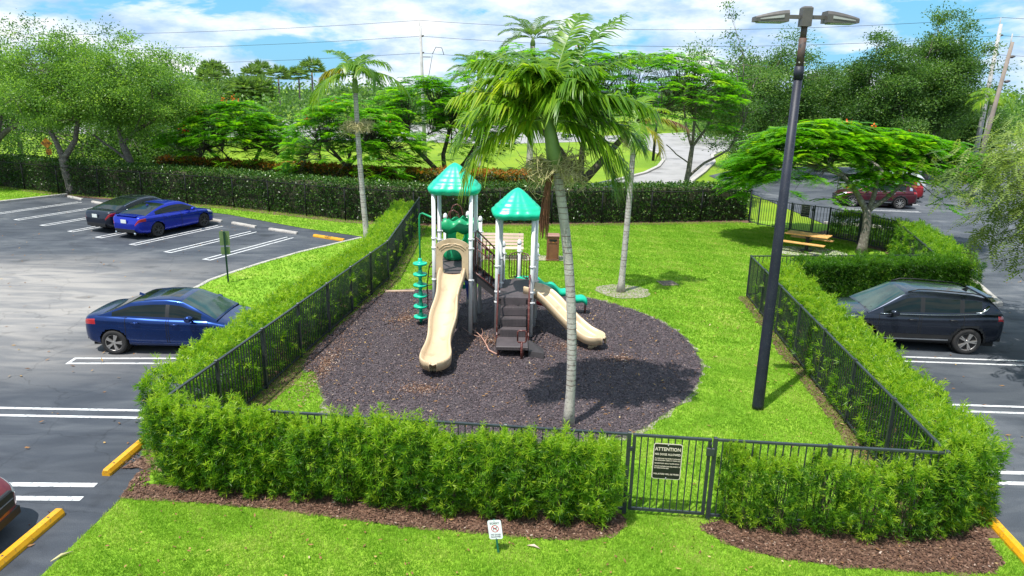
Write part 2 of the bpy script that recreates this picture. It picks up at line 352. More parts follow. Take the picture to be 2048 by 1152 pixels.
# fence corners (surveyed once, then used as plain metres)
FZ = 1.46
LC, LB, LF = np.array([-5.99, 10.94]), np.array([-4.48, 24.63]), np.array([-4.78, 35.4])
G0, G1, RC = np.array([1.92, 10.19]), np.array([3.26, 10.06]), np.array([6.75, 9.78])
RF, PB, PR, PBK, PG1, PG0, PEND = np.array([8.12, 23.4]), np.array([14.9, 24.2]), np.array([17.2, 31.3]), np.array([15.75, 34.8]), np.array([15.2, 35.35]), np.array([14.35, 36.15]), np.array([13.2, 37.6])
# ---- left parking lot
back_l = g2((-60, 412), (0, 406), (134, 391))
lot_edge = [(-24.2, 42.1), (-20.2, 39.9), (-15.4, 37.6), (-10.4, 34.2), (-6.9, 32.3)]
kerb_line = g2((722, 476), (600, 505), (520, 528), (455, 549), (418, 562), (399, 573))
kerb_line += [np.array([-10.9, 22.2]), np.array([-10.5, 20.9]), np.array([-9.2, 19.6]), np.array([-7.8, 18.8])]
lot_l = [(-75, 46), back_l[1], back_l[2]] + lot_edge + kerb_line + [(-6.75, 17.9), (-6.6, 12.2), (-6.45, 10.5), (-6.5, 8.4), (-6.6, 4.5), (-7.0, -12), (-75, -12)]
sheet('left_parking_lot', lot_l, 0.0, M['asphalt'])
# ---- right parking lot and drive
pic_kerb = [(15.6, 22.6), (16.6, 23.0), (19.2, 30.6), (20.2, 34.3), (20.4, 36.6), (19.6, 38.0), (17.2, 38.6)]
lot_r = [(8.1, -12), (8.05, 9.1), (8.0, 10.2), (8.8, 16.5), (9.45, 22.4)] + pic_kerb + [(17.0, 62.0), (22.5, 70.0), (60, 80), (110, 82), (110, -12)]
sheet('right_parking_lot', lot_r, 0.0, M['asphalt_right'])
# ---- lawns
yard = [LC, LB, LF + [0, .6], (0.0, 36.7), (7.4, 38.1), (13.0, 39.3), (17.0, 38.5), (19.3, 37.8), (20.1, 36.4), (19.9, 34.3), (18.9, 30.8), (16.4, 23.4), (15.4, 22.9), (9.4, 22.6), (8.0, 9.2), RC, G1, G0]
sheet('playground_lawn', yard, 0.008, M['lawn'])
front = [(-6.5, 8.4), (-6.42, 10.45), LC, G0, G1, RC, (8.0, 9.3), (8.1, 4), (8.1, -8), (-7.0, -8), (-6.6, 4.5)]
sheet('front_lawn', front, 0.012, M['lawn'])
lawn_l = kerb_line + [(-6.75, 17.9), (-6.6, 12.2), (-6.42, 10.45), LC, LB, LF, (-5.1, 36), (-8.7, 36.8), (-15.8, 40.1), (-23, 43), (-28.2, 44.1), (-34.2, 46.8), (-60, 55), (-70, 52), back_l[1], back_l[2]] + lot_edge
sheet('left_lawn', lawn_l, 0.016, M['lawn'])
# ---- beds
mulch_px = [(632, 742), (640, 775), (655, 815), (672, 842), (720, 858), (800, 872), (920, 884), (1060, 886), (1180, 884), (1250, 876), (1290, 856), (1330, 830), (1368, 803), (1395, 772), (1404, 742), (1396, 712), (1372, 680), (1335, 650), (1290, 630), (1240, 612), (1190, 600), (1155, 592), (1080, 578), (1000, 572), (930, 578), (860, 582), (800, 580), (768, 588), (735, 606), (690, 645), (640, 688), (605, 730), (612, 748)]
mulch = smooth_poly(g2(*mulch_px), 1)
sheet('dirt_border', ragged(mulch + nrm(mulch - mulch.mean(0)) * .07, .09, .15), 0.016, M['sand'])
sheet('rubber_mulch_bed', ragged(mulch, .06, .14), 0.026, M['rubber'])
def strip(name, pts, w0, w1, z, mat, amp=.05):
    """bed strip along a line, from offset w0 to w1 on its right-hand side"""
    P = np.asarray(pts, float); T = nrm(np.gradient(P, axis=0)); Nn = np.stack([T[:, 1], -T[:, 0]], 1)
    return sheet(name, ragged(np.concatenate([P + Nn * w0, (P + Nn * w1)[::-1]]), amp, .2), z, mat)
strip('fence_bed', [LC + [.1, .2], LC + (LB - LC) * .5, LB, LF], -1.0, .42, .021, M['bark'])
strip('fence_bed', [RF, RC], -1.1, .28, .021, M['bark'])
bed1 = g2((318, 918), (276, 950), (240, 999), (330, 1003), (440, 1012), (560, 1022), (690, 1040), (820, 1058), (960, 1068), (1080, 1080), (1180, 1082), (1236, 1070), (1256, 1048)) + [G0 - [.05, 0], LC + [-.3, -.2]]
sheet('hedge_bed', ragged(bed1, .03, .12), 0.022, M['bark'])
bed2 = g2((1398, 1052), (1415, 1070), (1470, 1098), (1560, 1120), (1680, 1136), (1840, 1148), (1985, 1150), (2010, 1130), (1962, 1060)) + [RC + [.9, .2], RC, G1 + [.25, 0]]
sheet('hedge_bed', ragged(bed2, .03, .12), 0.022, M['bark'])
strip('back_hedge_bed', [(-34.2, 46.4), (-28.2, 43.6), (-15.8, 39.6), (-8.7, 36.3), (-5.1, 35.5), (-.7, 36.1), (7.4, 37.5), (13.2, 38.8)], -1.6, .45, .021, M['bark'])
strip('picnic_bed', [PR, PB + [.3, 0], (8.4, 23.4)], -1.5, .3, .022, M['bark'])
strip('picnic_bed', [PG1, PBK, PR], -1.6, .25, .022, M['bark'])
sheet('palm_bed', ragged(smooth_poly(g2((1188, 580), (1200, 572), (1240, 570), (1290, 576), (1304, 588), (1290, 597), (1250, 600), (1205, 592)), 2), .03, .15), .030, M['sand'])
# ---- concrete
b_y = 28.15
sheet('bench_pad', [(-1.6, b_y - .05), (2.25, b_y + .05), (2.25, b_y + .95), (-1.6, b_y + .85)], .034, M['pad'])
ptc = at(1612, 503)[:2]
sheet('picnic_pad', smooth_poly(ptc + np.array([(-1.7, -.5), (-.6, -1.1), (1.3, -1.2), (1.8, -.2), (.9, .9), (-1.0, 1.0)]), 2), .034, M['concrete'])
def kerb(name, pts, w, h, mat, z=0.0):
    """raised kerb strip along a line"""
    P = np.asarray([p[:2] for p in pts], float); T = nrm(np.gradient(P, axis=0)); Nn = np.stack([T[:, 1], -T[:, 0]], 1)
    sec = [(-w / 2, z - .03), (-w / 2, z + h - .02), (-w / 2 + .02, z + h), (w / 2 - .02, z + h), (w / 2, z + h - .02), (w / 2, z - .03)]
    b = MB().grid([[np.append(p + n * a, zz) for a, zz in sec] for p, n in zip(P, Nn)], smooth=False)
    o = b.build(name, mat); o['kind'] = 'structure'; fixn(o.data); return o
kerb('lawn_kerb', kerb_line, .16, .05, M['concrete'])
kerb('lot_kerb', [(-50, 49.3), back_l[0], back_l[1], back_l[2]], .18, .13, M['concrete'])
kerb('drive_kerb', pic_kerb, .18, .13, M['concrete'])
# ---- road beyond the back hedge
road = g2((1120, 385), (1235, 361), (1290, 347), (1317, 334), (1327, 321), (1322, 310), (1305, 303), (1290, 296), (1276, 285), (1180, 283), (1000, 288)) + [(-60, 100), (-300, 160), (-300, 190), (0, 150)] + g2((1180, 273), (1290, 268), (1400, 264)) + [(60, 128), (300, 150), (300, 120), (60, 98)] + g2((1500, 300), (1440, 303), (1424, 312), (1428, 325), (1408, 345), (1385, 362), (1372, 385))
sheet('road', road, 0.0, M['road'])
kerb('road_kerb', g2((1150, 379), (1235, 361), (1290, 347), (1317, 334), (1327, 321), (1322, 310), (1305, 303), (1290, 296), (1276, 285), (1180, 283)), .35, .15, M['concrete'])
kerb('road_kerb', g2((1372, 385), (1385, 362), (1408, 345), (1428, 325), (1424, 312), (1440, 303)), .35, .15, M['concrete'])
# ---- painted stall lines
def dline(near, far, gap=.34, w=.09, name='stall_marking', close=True):
    a, b = np.asarray(near[:2], float), np.asarray(far[:2], float); t = nrm(b - a); n = np.array([t[1], -t[0]]); z = .006
    m = MB()
    for s in (-1, 1):
        o = n * s * gap / 2; q = n * w / 2
        m.add([np.append(p, z) for p in (a + o - q, b + o - q, b + o + q, a + o + q)], [(0, 1, 2, 3)])
    if close:
        q = n * gap / 2
        m.add([np.append(p, z + .001) for p in (a - q, a - q + t * w, a + q + t * w, a + q)], [(0, 1, 2, 3)])
    o = m.build(name, M['paint']); fixn_up(o.data); o['kind'] = 'structure'; return o
def fixn_up(me):
    fl = [p for p in me.polygons if p.normal.z < 0]
    if fl:
        import bmesh
        bm = bmesh.new(); bm.from_mesh(me); bmesh.ops.reverse_faces(bm, faces=[f for f in bm.faces if f.normal.z < 0]); bm.to_mesh(me); bm.free()
t_st = np.array([math.sin(R(21.7)), math.cos(R(21.7))])          # stall direction in the far left row
for px, py, L in ((412, 520, 5.1), (334, 505, 5.1), (264, 490, 5.1), (196, 475.5, 5.1), (140, 463.5, 5.1), (84, 451.5, 5.1), (32, 440, 5.1), (-22, 430, 5.1)):
    a = at(px, py)[:2] ; dline(a, a + t_st * L)
dline(at(140, 722), at(395, 722)); dline(at(-120, 821), at(300, 829)); dline(at(-160, 981), at(178, 984), .42, .13, close=False)
dline(at(1745, 716), at(2230, 733)); dline(at(1850, 814), at(2300, 829)); dline(at(1935, 954), at(2400, 966), .38, .12)
for px, py in ((1826, 383), (1832, 393), (1836, 402), (1838, 410), (1840, 424)):
    a = at(px, py)[:2]; dline(a, a + np.array([-4.6, .5]), .3, .1, close=False)
# ---- wheel stops
def wheel_stop(a, b, mat, label, group, word=None):
    a, b = np.asarray(a[:2], float), np.asarray(b[:2], float); L = np.linalg.norm(b - a); d = (b - a) / L; rz = math.atan2(d[1], d[0])
    t = thing('wheel_stop', label, 'wheel stop', np.append((a + b) / 2, 0), rz, group)
    sec = [(-.085, 0), (-.085, .05), (-.05, .115), (.05, .115), (.085, .05), (.085, 0)]
    m = MB(); X = [-L / 2, -L / 2 + .03, L / 2 - .03, L / 2]; P = []
    for i, x in enumerate(X):
        k = .82 if i in (0, 3) else 1
        P.append([(x, y * k, z * (.9 if k < 1 else 1)) for y, z in sec])
    m.grid(P, smooth=False); m.f += [(0, 1, 2, 3, 4, 5), tuple(len(m.v) - 1 - i for i in range(6))]; m.sm += [False, False]
    m.build('block', mat, t, recalc=True)
    for x in (-L * .32, L * .32):
        MB().lathe([(.018, .112), (.018, .119), (.006, .121)], (x, 0, 0), 8).build('anchor_pin', M['rust'], t)
    if word:
        o = text_mesh(word, .13, M['sign_black']); o.name = 'lettering'; o.parent = t; o.location = (0, -.068, .087); o.rotation_euler = (R(62), 0, 0)
    return t
M['sign_black'] = pm('sign_black', (.012, .012, .013), None, 4, .45)
M['sign_cream'] = pm('sign_cream', (.72, .62, .52), None, 4, .5)
M['sign_white'] = pm('sign_white', (.78, .80, .82), (.70, .72, .74), 6, .4)
M['sign_red'] = pm('sign_red', (.55, .03, .04), None, 4, .5)
def text_mesh(s, size, mat, bold=.012, align='CENTER', ext=.0015):
    c = bpy.data.curves.new('lettering', 'FONT'); c.body = s; c.size = size; c.align_x = align; c.align_y = 'CENTER'; c.extrude = ext; c.offset = bold * size; c.resolution_u = 2
    o = bpy.data.objects.new('lettering', c); col.objects.link(o); bpy.context.view_layer.update()
    me = bpy.data.meshes.new_from_object(o.evaluated_get(bpy.context.evaluated_depsgraph_get())); me.name = 'lettering'
    bpy.data.objects.remove(o); me.materials.clear(); me.materials.append(mat)
    return put('lettering', me)
GS = 'pale concrete wheel stops in the far row of stalls'
wheel_stop(at(539, 460), at(595, 468.5), M['concrete'], 'pale concrete wheel stop of the empty stall next to the yellow GUEST stop', GS)
wheel_stop(at(465, 447.5), at(512, 456), M['concrete'], 'pale concrete wheel stop of the empty stall just beside the bright blue sedan', GS)
wheel_stop(at(398, 437), at(444, 444.5), M['concrete'], 'pale concrete wheel stop in front of the bright blue sedan', GS)
wheel_stop(at(185, 405), at(213, 411), M['concrete'], 'worn concrete wheel stop just beyond the dark sedan, next to the lawn', GS)
wheel_stop(at(137, 394.5), at(165, 400.5), M['concrete'], 'worn concrete wheel stop at the corner of the kerb below the forked oak', GS)
wheel_stop(at(628, 473), at(688, 482.5), M['yellow'], 'faded yellow wheel stop reading GUEST at the tip of the left lawn', None, 'GUEST')
GY = 'bright yellow wheel stops along the front of the lots'
wheel_stop(at(212, 952), at(300, 876), M['yellow'], 'yellow wheel stop whose far end runs under the front hedge corner', GY)
wheel_stop(at(122, 1028), at(-22, 1150), M['yellow'], 'yellow wheel stop in front of the red car at the left edge', GY)
wheel_stop(at(1960, 1022), at(2075, 1150), M['yellow'], 'yellow wheel stop at the right edge beside the hedge', GY)
# ================================================================== FENCES
picket_me = MB().box((0, 0, (FZ + .09) / 2), (.018, .018, FZ - .12)).mesh('picket', M['fence'])
def fence(pts, label, group, spacing=.112, post_every=2.0, skip_first=False, skip_last=False, pickets=True, H=FZ, rail=.05, name='metal_fence'):
    P = [np.asarray(p, float) for p in pts]
    root = thing(name, label, 'fence', np.append(P[0], 0), 0, group); o = P[0]
    for si in range(len(P) - 1):
        a, b = P[si] - o, P[si + 1] - o; L = np.linalg.norm(b - a); d = (b - a) / L; rz = math.atan2(d[1], d[0])
        MB().bar(np.append(a, H - .015), np.append(b, H - .015), rail, .032).build('top_rail', M['fence'], root)
        MB().bar(np.append(a, .10), np.append(b, .10), .035, .04).build('bottom_rail', M['fence'], root)
        npost = max(1, round(L / post_every))
        for k in range(npost + 1):
            if k == 0 and (skip_first or si > 0): continue
            if k == npost and skip_last and si == len(P) - 2: continue
            q = a + d * L * k / npost
            MB().bbox(np.append(q, (H + .03) / 2), (.062, .062, H + .03), rz, .012).build('post', M['fence'], root)
        if pickets:
            n = int(L / spacing)
            for k in range(1, n):
                x = L * k / n
                if min(abs(x - L * j / npost) for j in range(npost + 1)) < .05: continue
                q = a + d * x; po = put('picket', picket_me, root, loc=np.append(q, 0)); po.rotation_euler[2] = rz
    return root
FG = 'black metal picket fences around the playground'
fence([LC, LB, LF], 'black picket fence along the left side of the playground, bent near its far end', FG)
fence([LC, G0], 'black picket fence behind the long front row of shrubs', FG, skip_first=True, spacing=.115)
fence([G1, RC], 'short black picket fence at the front between the gate and the right corner', FG, spacing=.115)
fence([RF, RC], 'black picket fence along the right side by the lamp post', FG, skip_last=True)
fence([RF + [.02, .05], PB], 'black picket fence behind the shade tinted hedge nearest the dark suv', FG, spacing=.14, skip_first=True)
fence([PB, PR], 'black picket fence on the road side of the picnic corner', FG, spacing=.14, skip_first=True)
fence([PR, PBK, PG1], 'black picket fence behind the flame tree in front of the maroon suv', FG, spacing=.14, skip_first=True)
fence([PG0, PEND, (13.0, 38.4)], 'short black picket fence between the picnic gate and the back hedge', FG, spacing=.14)
# gates
def gate(a, b, label, group=None):
    a, b = np.asarray(a, float), np.asarray(b, float); d = nrm(b - a); L = np.linalg.norm(b - a); rz = math.atan2(d[1], d[0])
    t = thing('picket_gate', label, 'gate', np.append(a, 0), rz, group)
    for x in (.085, L - .085): MB().bbox((x, 0, .78), (.05, .045, 1.36), 0, .01).build('stile', M['fence'], t)
    MB().bar((.06, 0, FZ - .02), (L - .06, 0, FZ - .02), .05, .036).build('top_rail', M['fence'], t)
    MB().bar((.11, 0, .115), (L - .11, 0, .115), .035, .045).build('bottom_rail', M['fence'], t)
    n = 11
    for k in range(1, n): put('picket', picket_me, t, loc=(.085 + (L - .17) * k / n, 0, 0))
    lb = MB().bbox((L - .07, -.03, 1.25), (.12, .05, .13), 0, .01).build('latch', M['fence'], t)
    MB().tube([(L - .07, -.05, 1.33), (L - .07, -.05, 1.42)], .012).build('latch_knob', M['fence'], lb)
    for z in (.35, 1.2): MB().box((.035, -.012, z), (.09, .05, .06)).build('hinge', M['fence'], t)
    return t
gate(G0, G1, 'black picket gate with an ATTENTION sign on it at the front', 'picket gates')
gate(PG0, PG1, 'black picket gate of the picnic corner, far behind the lamp post', 'picket gates')
# attention sign, hung on the gate
def rrect(w, h, r, n=5):
    P = []
    for cx, cy, a0 in ((w / 2 - r, h / 2 - r, 0), (-w / 2 + r, h / 2 - r, 90), (-w / 2 + r, -h / 2 + r, 180), (w / 2 - r, -h / 2 + r, 270)):
        for k in range(n + 1):
            a = R(a0 + 90 * k / n); P.append((cx + r * math.cos(a), cy + r * math.sin(a)))
    return P
def attention(loc, rz, label, s=1.0, w=.455, h=.63):
    t = thing('attention_sign', label, 'sign', loc, rz, 'black ATTENTION signs on the gates'); Mx = Matrix.Rotation(R(90), 4, 'X')
    bd = MB().prism(rrect(w, h, .04), 0, .004, Mx).build('border', M['sign_cream'], t); MB().prism(rrect(w - .026, h - .026, .03), .004, .0065, Mx).build('face', M['sign_black'], t)
    rows = [('ATTENTION', .083, .215, 0), ('NO DOGS ALLOWED', .049, .125, 0), ('PLAYGROUND EQUIPMENT INTENDED', .0245, .050, 1), ('FOR CHILDREN AGES 5-12 YEARS OLD', .0245, .017, 1), ('MANDATORY ADULT SUPERVISION', .0245, -.036, 1),
            ('USE OF PLAYGROUND EQUIPMENT IS', .0245, -.088, 1), ('AT YOUR OWN RISK', .0245, -.12, 1), ('VIOLATORS WILL BE FINED', .034, -.225, 0)]
    for s_, sz, z, left in rows:
        o = text_mesh(s_, sz, M['sign_cream'], .02, 'LEFT' if left else 'CENTER')
        bb = [v.co.x for v in o.data.vertices]; wd = max(bb) - min(bb); lim = w - .05
        k = min(1.0, lim / wd); k = lim / wd if not left or wd > lim else 1
        o.parent = t; o.location = (-(w / 2 - .03) if left else 0, -.0075, z); o.rotation_euler = (R(90), 0, 0); o.scale = (k, 1, 1)
    for z in (h / 2 - .028, -h / 2 + .028): MB().lathe([(.008, 0), (.006, .004)], (0, 0, 0), 8, 'Y').build('bolt', M['sign_white'], t, loc=(0, -.0105, z))
    return t
gd = nrm(G1 - G0); gz = math.atan2(gd[1], gd[0]); gc = G0 + gd * .62 + np.array([gd[1], -gd[0]]) * .022
attention(np.append(gc, 1.02), gz, 'black ATTENTION sign with cream letters on the front gate')
pd = nrm(PG1 - PG0); pc = PG0 + pd * .72 + np.array([pd[1], -pd[0]]) * .03
attention(np.append(pc, 1.16), math.atan2(pd[1], pd[0]), 'small-looking distant ATTENTION sign on the picnic corner gate')
# back fence of black posts and wire in front of the hedge
BF = [(-34.4, 46.35), (-28.3, 43.6), (-15.9, 39.7), (-8.8, 36.45), (-5.1, 35.62), (-.7, 36.25), (7.4, 37.6), (13.1, 38.85)]
def wire_fence(P, H, label):
    P = [np.asarray(p, float) for p in P]; root = thing('wire_fence', label, 'fence', np.append(P[0], 0)); o = P[0]
    for i in range(len(P) - 1):
        a, b = P[i] - o, P[i + 1] - o; L = np.linalg.norm(b - a); d = (b - a) / L; n = max(1, round(L / 3.1))
        MB().tube([np.append(a, H), np.append(b, H)], .024, 6).build('top_rail', M['wire'], root)
        for k in range(n + (i == len(P) - 2)):
            q = a + d * L * k / n; p = MB().tube([np.append(q, 0), np.append(q, H + .04)], .036, 8).build('post', M['wire'], root)
            MB().lathe([(.042, H + .02), (.04, H + .06), (.012, H + .085)], np.append(q, 0), 8).build('post_cap', M['wire'], p)
        m = MB()
        for z in (.12, .5, .9, 1.3): m.tube([np.append(a, z), np.append(b, z)], .006, 4)
        for k in range(int(L / .25)):
            q = a + d * k * .25; m.tube([np.append(q, .1), np.append(q + d * .3, H)], .004, 3, caps=False); m.tube([np.append(q + d * .3, .1), np.append(q, H)], .004, 3, caps=False)
        m.build('wire_mesh', M['wire'], root)['kind'] = 'stuff'
wire_fence(BF, 1.70, 'black post and wire fence standing in front of the long back hedge')
# ================================================================== PLANTS
def leaf_quads(P, D, L, Wd, droop=0.0, side=None):
    """one folded rhombus per leaf: P base, D axis"""
    N = len(P); D = nrm(D); L = np.broadcast_to(L, (N,))[:, None]; Wd = np.broadcast_to(Wd, (N,))[:, None]
    S = nrm(np.cross(D, rng.normal(size=(N, 3)))) if side is None else side
    mid = P + D * L * .45; tip = P + D * L; tip = tip - np.array([0, 0, 1.]) * (droop * L)
    V = np.stack([P, mid + S * Wd / 2, tip, mid - S * Wd / 2], 1).reshape(-1, 3)
    return V, np.arange(4 * N).reshape(-1, 4)
def merge(parts):
    V, F, T, o = [], [], [], 0
    for v, f, t in parts: V.append(v); F.append(f + o); T.append(t); o += len(v)
    return np.concatenate(V), np.concatenate(F), np.concatenate(T)
def rand_dirs(n): return nrm(rng.normal(size=(n, 3)))
def sprigs(C, Nn, k, L, W, tint, stem=.05, spread=.85):
    """star-shaped leaf bursts at C opening along Nn"""
    n = len(C); Cr = np.repeat(C, k, 0); Nr = np.repeat(nrm(Nn), k, 0)
    t = np.tile(np.linspace(0, 1, k), n) + rng.uniform(-.1, .1, n * k)
    D = nrm(Nr * (.25 + .6 * t[:, None]) + rand_dirs(n * k) * spread)
    P = Cr + Nr * (stem * t)[:, None]
    V, F = leaf_quads(P, D, np.repeat(rng.uniform(.72, 1.3, n), k) * L * rng.uniform(.75, 1.12, n * k), W)
    T = np.clip(np.repeat(tint, k) + rng.normal(0, .08, n * k), 0, 1)
    return V, F, T
def lump(P, s=1.0, ph=0.0):
    return (np.sin(P[:, 0] * 2.1 * s + ph) + np.sin(P[:, 1] * 2.7 * s + 1.3 + ph) + np.sin(P[:, 2] * 3.3 * s + .7) + np.sin((P[:, 0] + P[:, 1]) * 5.1 * s + ph * 2)) / 4
# ---- front row: separate upright shrubs
def shrub_mesh(h, rad, ns, seed):
    global rng
    rng = np.random.default_rng(seed)
    st = MB(); C, D = [], []
    for i in range(6):
        a = rng.uniform(0, 6.28); r0 = rng.uniform(0, .08); r1 = rad * rng.uniform(.25, .75); hh = h * rng.uniform(.8, 1.0)
        p = [(math.cos(a) * (r0 + (r1 - r0) * t ** .8) + rng.normal(0, .012), math.sin(a) * (r0 + (r1 - r0) * t ** .8) + rng.normal(0, .012), hh * t) for t in np.linspace(0, 1, 6)]
        st.tube(p, np.linspace(.013, .004, 6), 5)
    z = h * rng.beta(1.25, 1.0, ns); a = rng.uniform(0, 6.283, ns)
    prof = np.interp(z / h, [0, .06, .25, .55, .85, 1.0], [.30, .62, .86, 1.0, .95, .6]) * rad
    wob = 1 + .22 * np.sin(a * 3 + z * 5 + seed) + .16 * np.sin(a * 5 - z * 9 + seed * 2)
    r = prof * wob * np.power(rng.uniform(.12, 1, ns), .42)
    C = np.stack([r * np.cos(a), r * np.sin(a), z], 1)
    Nn = np.stack([np.cos(a), np.sin(a), rng.uniform(.3, 1.3, ns)], 1)
    young = (r / np.maximum(prof * wob, .01) > .82) * rng.uniform(0, 1, ns)
    tint = np.clip(rng.normal(.34 + .09 * math.sin(seed * 2.3), .2, ns) + .42 * (young > .42), 0, 1)
    parts = [sprigs(C, Nn, 13, .105, .0125, tint)]
    # tall leaders that poke out of the top
    n = 26; a = rng.uniform(0, 6.28, n); r = rad * np.sqrt(rng.uniform(0, .7, n)); q = np.repeat(np.stack([r * np.cos(a), r * np.sin(a), np.full(n, h * .92)], 1), 6, 0)
    q[:, 2] += np.tile(np.linspace(0, 1, 6), n) * np.repeat(rng.uniform(.08, .34, n), 6)
    parts.append(sprigs(q, np.tile([0, 0, 1.], (len(q), 1)), 11, .085, .012, np.clip(rng.normal(.86, .1, len(q)), 0, 1)))
    V, F, T = merge(parts)
    return np_mesh('foliage', V, [F], M['podo'], T), st.mesh('stems', M['stem'])
SHR = [shrub_mesh(1.42, .36, 780, 100 + i) for i in range(6)] + [shrub_mesh(1.42, .36, 470, 140 + i) for i in range(3)]
rng = np.random.default_rng(5)
bases = [(338, 978), (366, 990), (396, 990), (446, 1000), (500, 1004), (552, 1006), (612, 1014), (686, 1020), (756, 1026), (824, 1034), (896, 1044), (970, 1046), (1036, 1052), (1118, 1058), (1196, 1064)]
ordn = ['first', 'second', 'third', 'fourth', 'fifth', 'sixth', 'seventh', 'eighth', 'ninth', 'tenth', 'eleventh', 'twelfth', 'thirteenth', 'fourteenth', 'fifteenth']
def shrub_at(i, px, py, label, sc_, group):
    p = at(px, py) + [0, .30, 0]; f, s = SHR[i % 6 if i < 50 else 6 + i % 3]
    t = thing('hedge_shrub', label, 'shrub', p, rng.uniform(0, 6.28), group); t.scale = sc_
    put('foliage', f, t); put('stems', s, t)
for i, (px, py) in enumerate(bases):
    n = len(bases) - i
    lab = 'dark green corner shrub of the front row, beside the yellow wheel stop' if i == 0 else ('bright green upright shrub in the front row, next to the gate' if n == 1 else 'feathery green upright shrub, %s of the long front row counted from the gate' % ordn[n - 1])
    shrub_at(i, px, py, lab, (1.0 + rng.uniform(-.06, .1), 1.0, (1.0 if i < 4 else .95) * rng.uniform(.94, 1.05)), 'upright shrubs planted in the front row')
rb = [(1462, 1062), (1496, 1074), (1566, 1082), (1655, 1086), (1742, 1096), (1826, 1096), (1895, 1090), (1930, 1070)]
for i, (px, py) in enumerate(rb):
    lab = 'sparse green upright shrub just right of the gate, fence showing through' if i == 0 else ('dense shrub at the right front corner beside the yellow wheel stop' if i == 7 else 'feathery green upright shrub, %s of the short front row counted from the gate' % ordn[i])
    s = .55 if i == 0 else .8 if i == 1 else rng.uniform(.86, .98)
    shrub_at(i + 50 if i < 6 else i, px, py, lab, (s, s, [.90, .84, .80, .84, .80, .84, .95, 1.02][i]), 'upright shrubs planted in the front row')
# ---- continuous hedges
def hedge(name, label, cat, pts, width, h, dens, mat, kind='podo', side=1, group=None, htop=None, tint=(.45, .2), leaf=.125, core=None, topbright=.3, lumpy=.12):
    """clipped hedge along a line; side=+1 lies to the right of the walking direction"""
    P = [np.asarray(p, float)[:2] for p in pts]; root = thing(name, label, cat, np.append(P[0], 0), 0, group); o = np.append(P[0], 0)
    parts = []; st = MB(); cm = MB()
    for i in range(len(P) - 1):
        a, b = P[i], P[i + 1]; L = np.linalg.norm(b - a); d = (b - a) / L; n2_ = np.array([d[1], -d[0]]) * side
        per = [('in', h), ('top', width), ('out', h)]; tot = sum(q[1] for q in per)
        for face, ext in per + ([('e0', 0)] if i == 0 else []) + ([('e1', 0)] if i == len(P) - 2 else []):
            area = L * ext if ext else width * h
            k = max(4, int(dens * area)); u = rng.uniform(0, L, k); w = rng.uniform(0, 1, k); dep = np.abs(rng.normal(0, .07, k))
            if face == 'top': off = width * w; z = h - dep; nn = np.array([0, 0, 1.])
            elif face == 'in': off = dep; z = h * w; nn = np.append(-n2_, .35)
            elif face == 'out': off = width - dep; z = h * w; nn = np.append(n2_, .35)
            else:
                off = width * rng.uniform(0, 1, k); z = h * w; u = dep if face == 'e0' else L - dep; nn = np.append(d * (-1 if face == 'e0' else 1), .3)
            C = np.column_stack([a + 0 * d, ]).reshape(1, 2) + d * u[:, None] + n2_ * off[:, None]; C = np.column_stack([C, z])
            lm = lump(C, 1.3); C += nn * (lm * lumpy)[:, None]
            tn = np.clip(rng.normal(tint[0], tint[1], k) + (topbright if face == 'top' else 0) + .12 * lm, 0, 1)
            if kind == 'podo':
                parts.append(sprigs(C, np.tile(nn, (k, 1)), 11, leaf, leaf * .13, tn))
            else:
                kk = 4; Cr = np.repeat(C, kk, 0) + rng.normal(0, .05, (k * kk, 3)); D = nrm(np.tile(nn, (k * kk, 1)) * .5 + rand_dirs(k * kk))
                V, F = leaf_quads(Cr, D, leaf * rng.uniform(.7, 1.2, k * kk), leaf * .55); parts.append((V, F, np.clip(np.repeat(tn, kk) + rng.normal(0, .13, k * kk), 0, 1)))
        c = (a + b) / 2 + n2_ * width / 2
        cm.bbox(np.append(c - o[:2], h * .46), (L, width * (.62 if kind != 'podo' else .45), h * .9), math.atan2(d[1], d[0]), .1)
        for k in range(int(L / .5)):
            q = a + d * (k + .5) * .5 + n2_ * width * rng.uniform(.25, .75) - o[:2]
            st.tube([np.append(q, 0), np.append(q + rng.normal(0, .05, 2), h * .5), np.append(q + rng.normal(0, .12, 2), h * .92)], [.02, .014, .006], 5)
    if kind == 'podo':
        for i in range(len(P) - 1):
            a, b = P[i], P[i + 1]; L = np.linalg.norm(b - a); d = (b - a) / L; n2_ = np.array([d[1], -d[0]]) * side; k = int(L * width * 26)
            u, w = rng.uniform(0, L, k), rng.uniform(-.05, 1.05, k); q = np.column_stack([a + d * u[:, None] + n2_ * (w * width)[:, None], np.full(k, h - .04)]); q[:, 2] += lump(q, 1.3) * lumpy
            q = np.repeat(q, 4, 0); q[:, 2] += np.tile(np.linspace(0, 1, 4), k) * np.repeat(rng.uniform(.06, .26, k), 4); q[:, :2] += rng.normal(0, .02, (len(q), 2))
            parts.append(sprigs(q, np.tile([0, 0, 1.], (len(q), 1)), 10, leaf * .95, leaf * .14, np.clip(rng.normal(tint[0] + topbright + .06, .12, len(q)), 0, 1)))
            # shoots that reach through the pickets
            k = int(L * 7); u = rng.uniform(0, L, k); q = np.column_stack([a + d * u[:, None] - n2_ * rng.uniform(.0, .2, k)[:, None], rng.uniform(.15, h * .95, k)])
            parts.append(sprigs(q, np.tile(np.append(-n2_, .4), (k, 1)), 16, leaf * 1.25, leaf * .15, np.clip(rng.normal(.7, .12, k), 0, 1)))
    V, F, T = merge(parts)
    put('foliage', np_mesh('foliage', V - o, [F], mat, T), root); st.build('stems', M['stem'], root)
    if kind != 'podo': cm.build('twig_shade_core', M['core'], root)
    return root
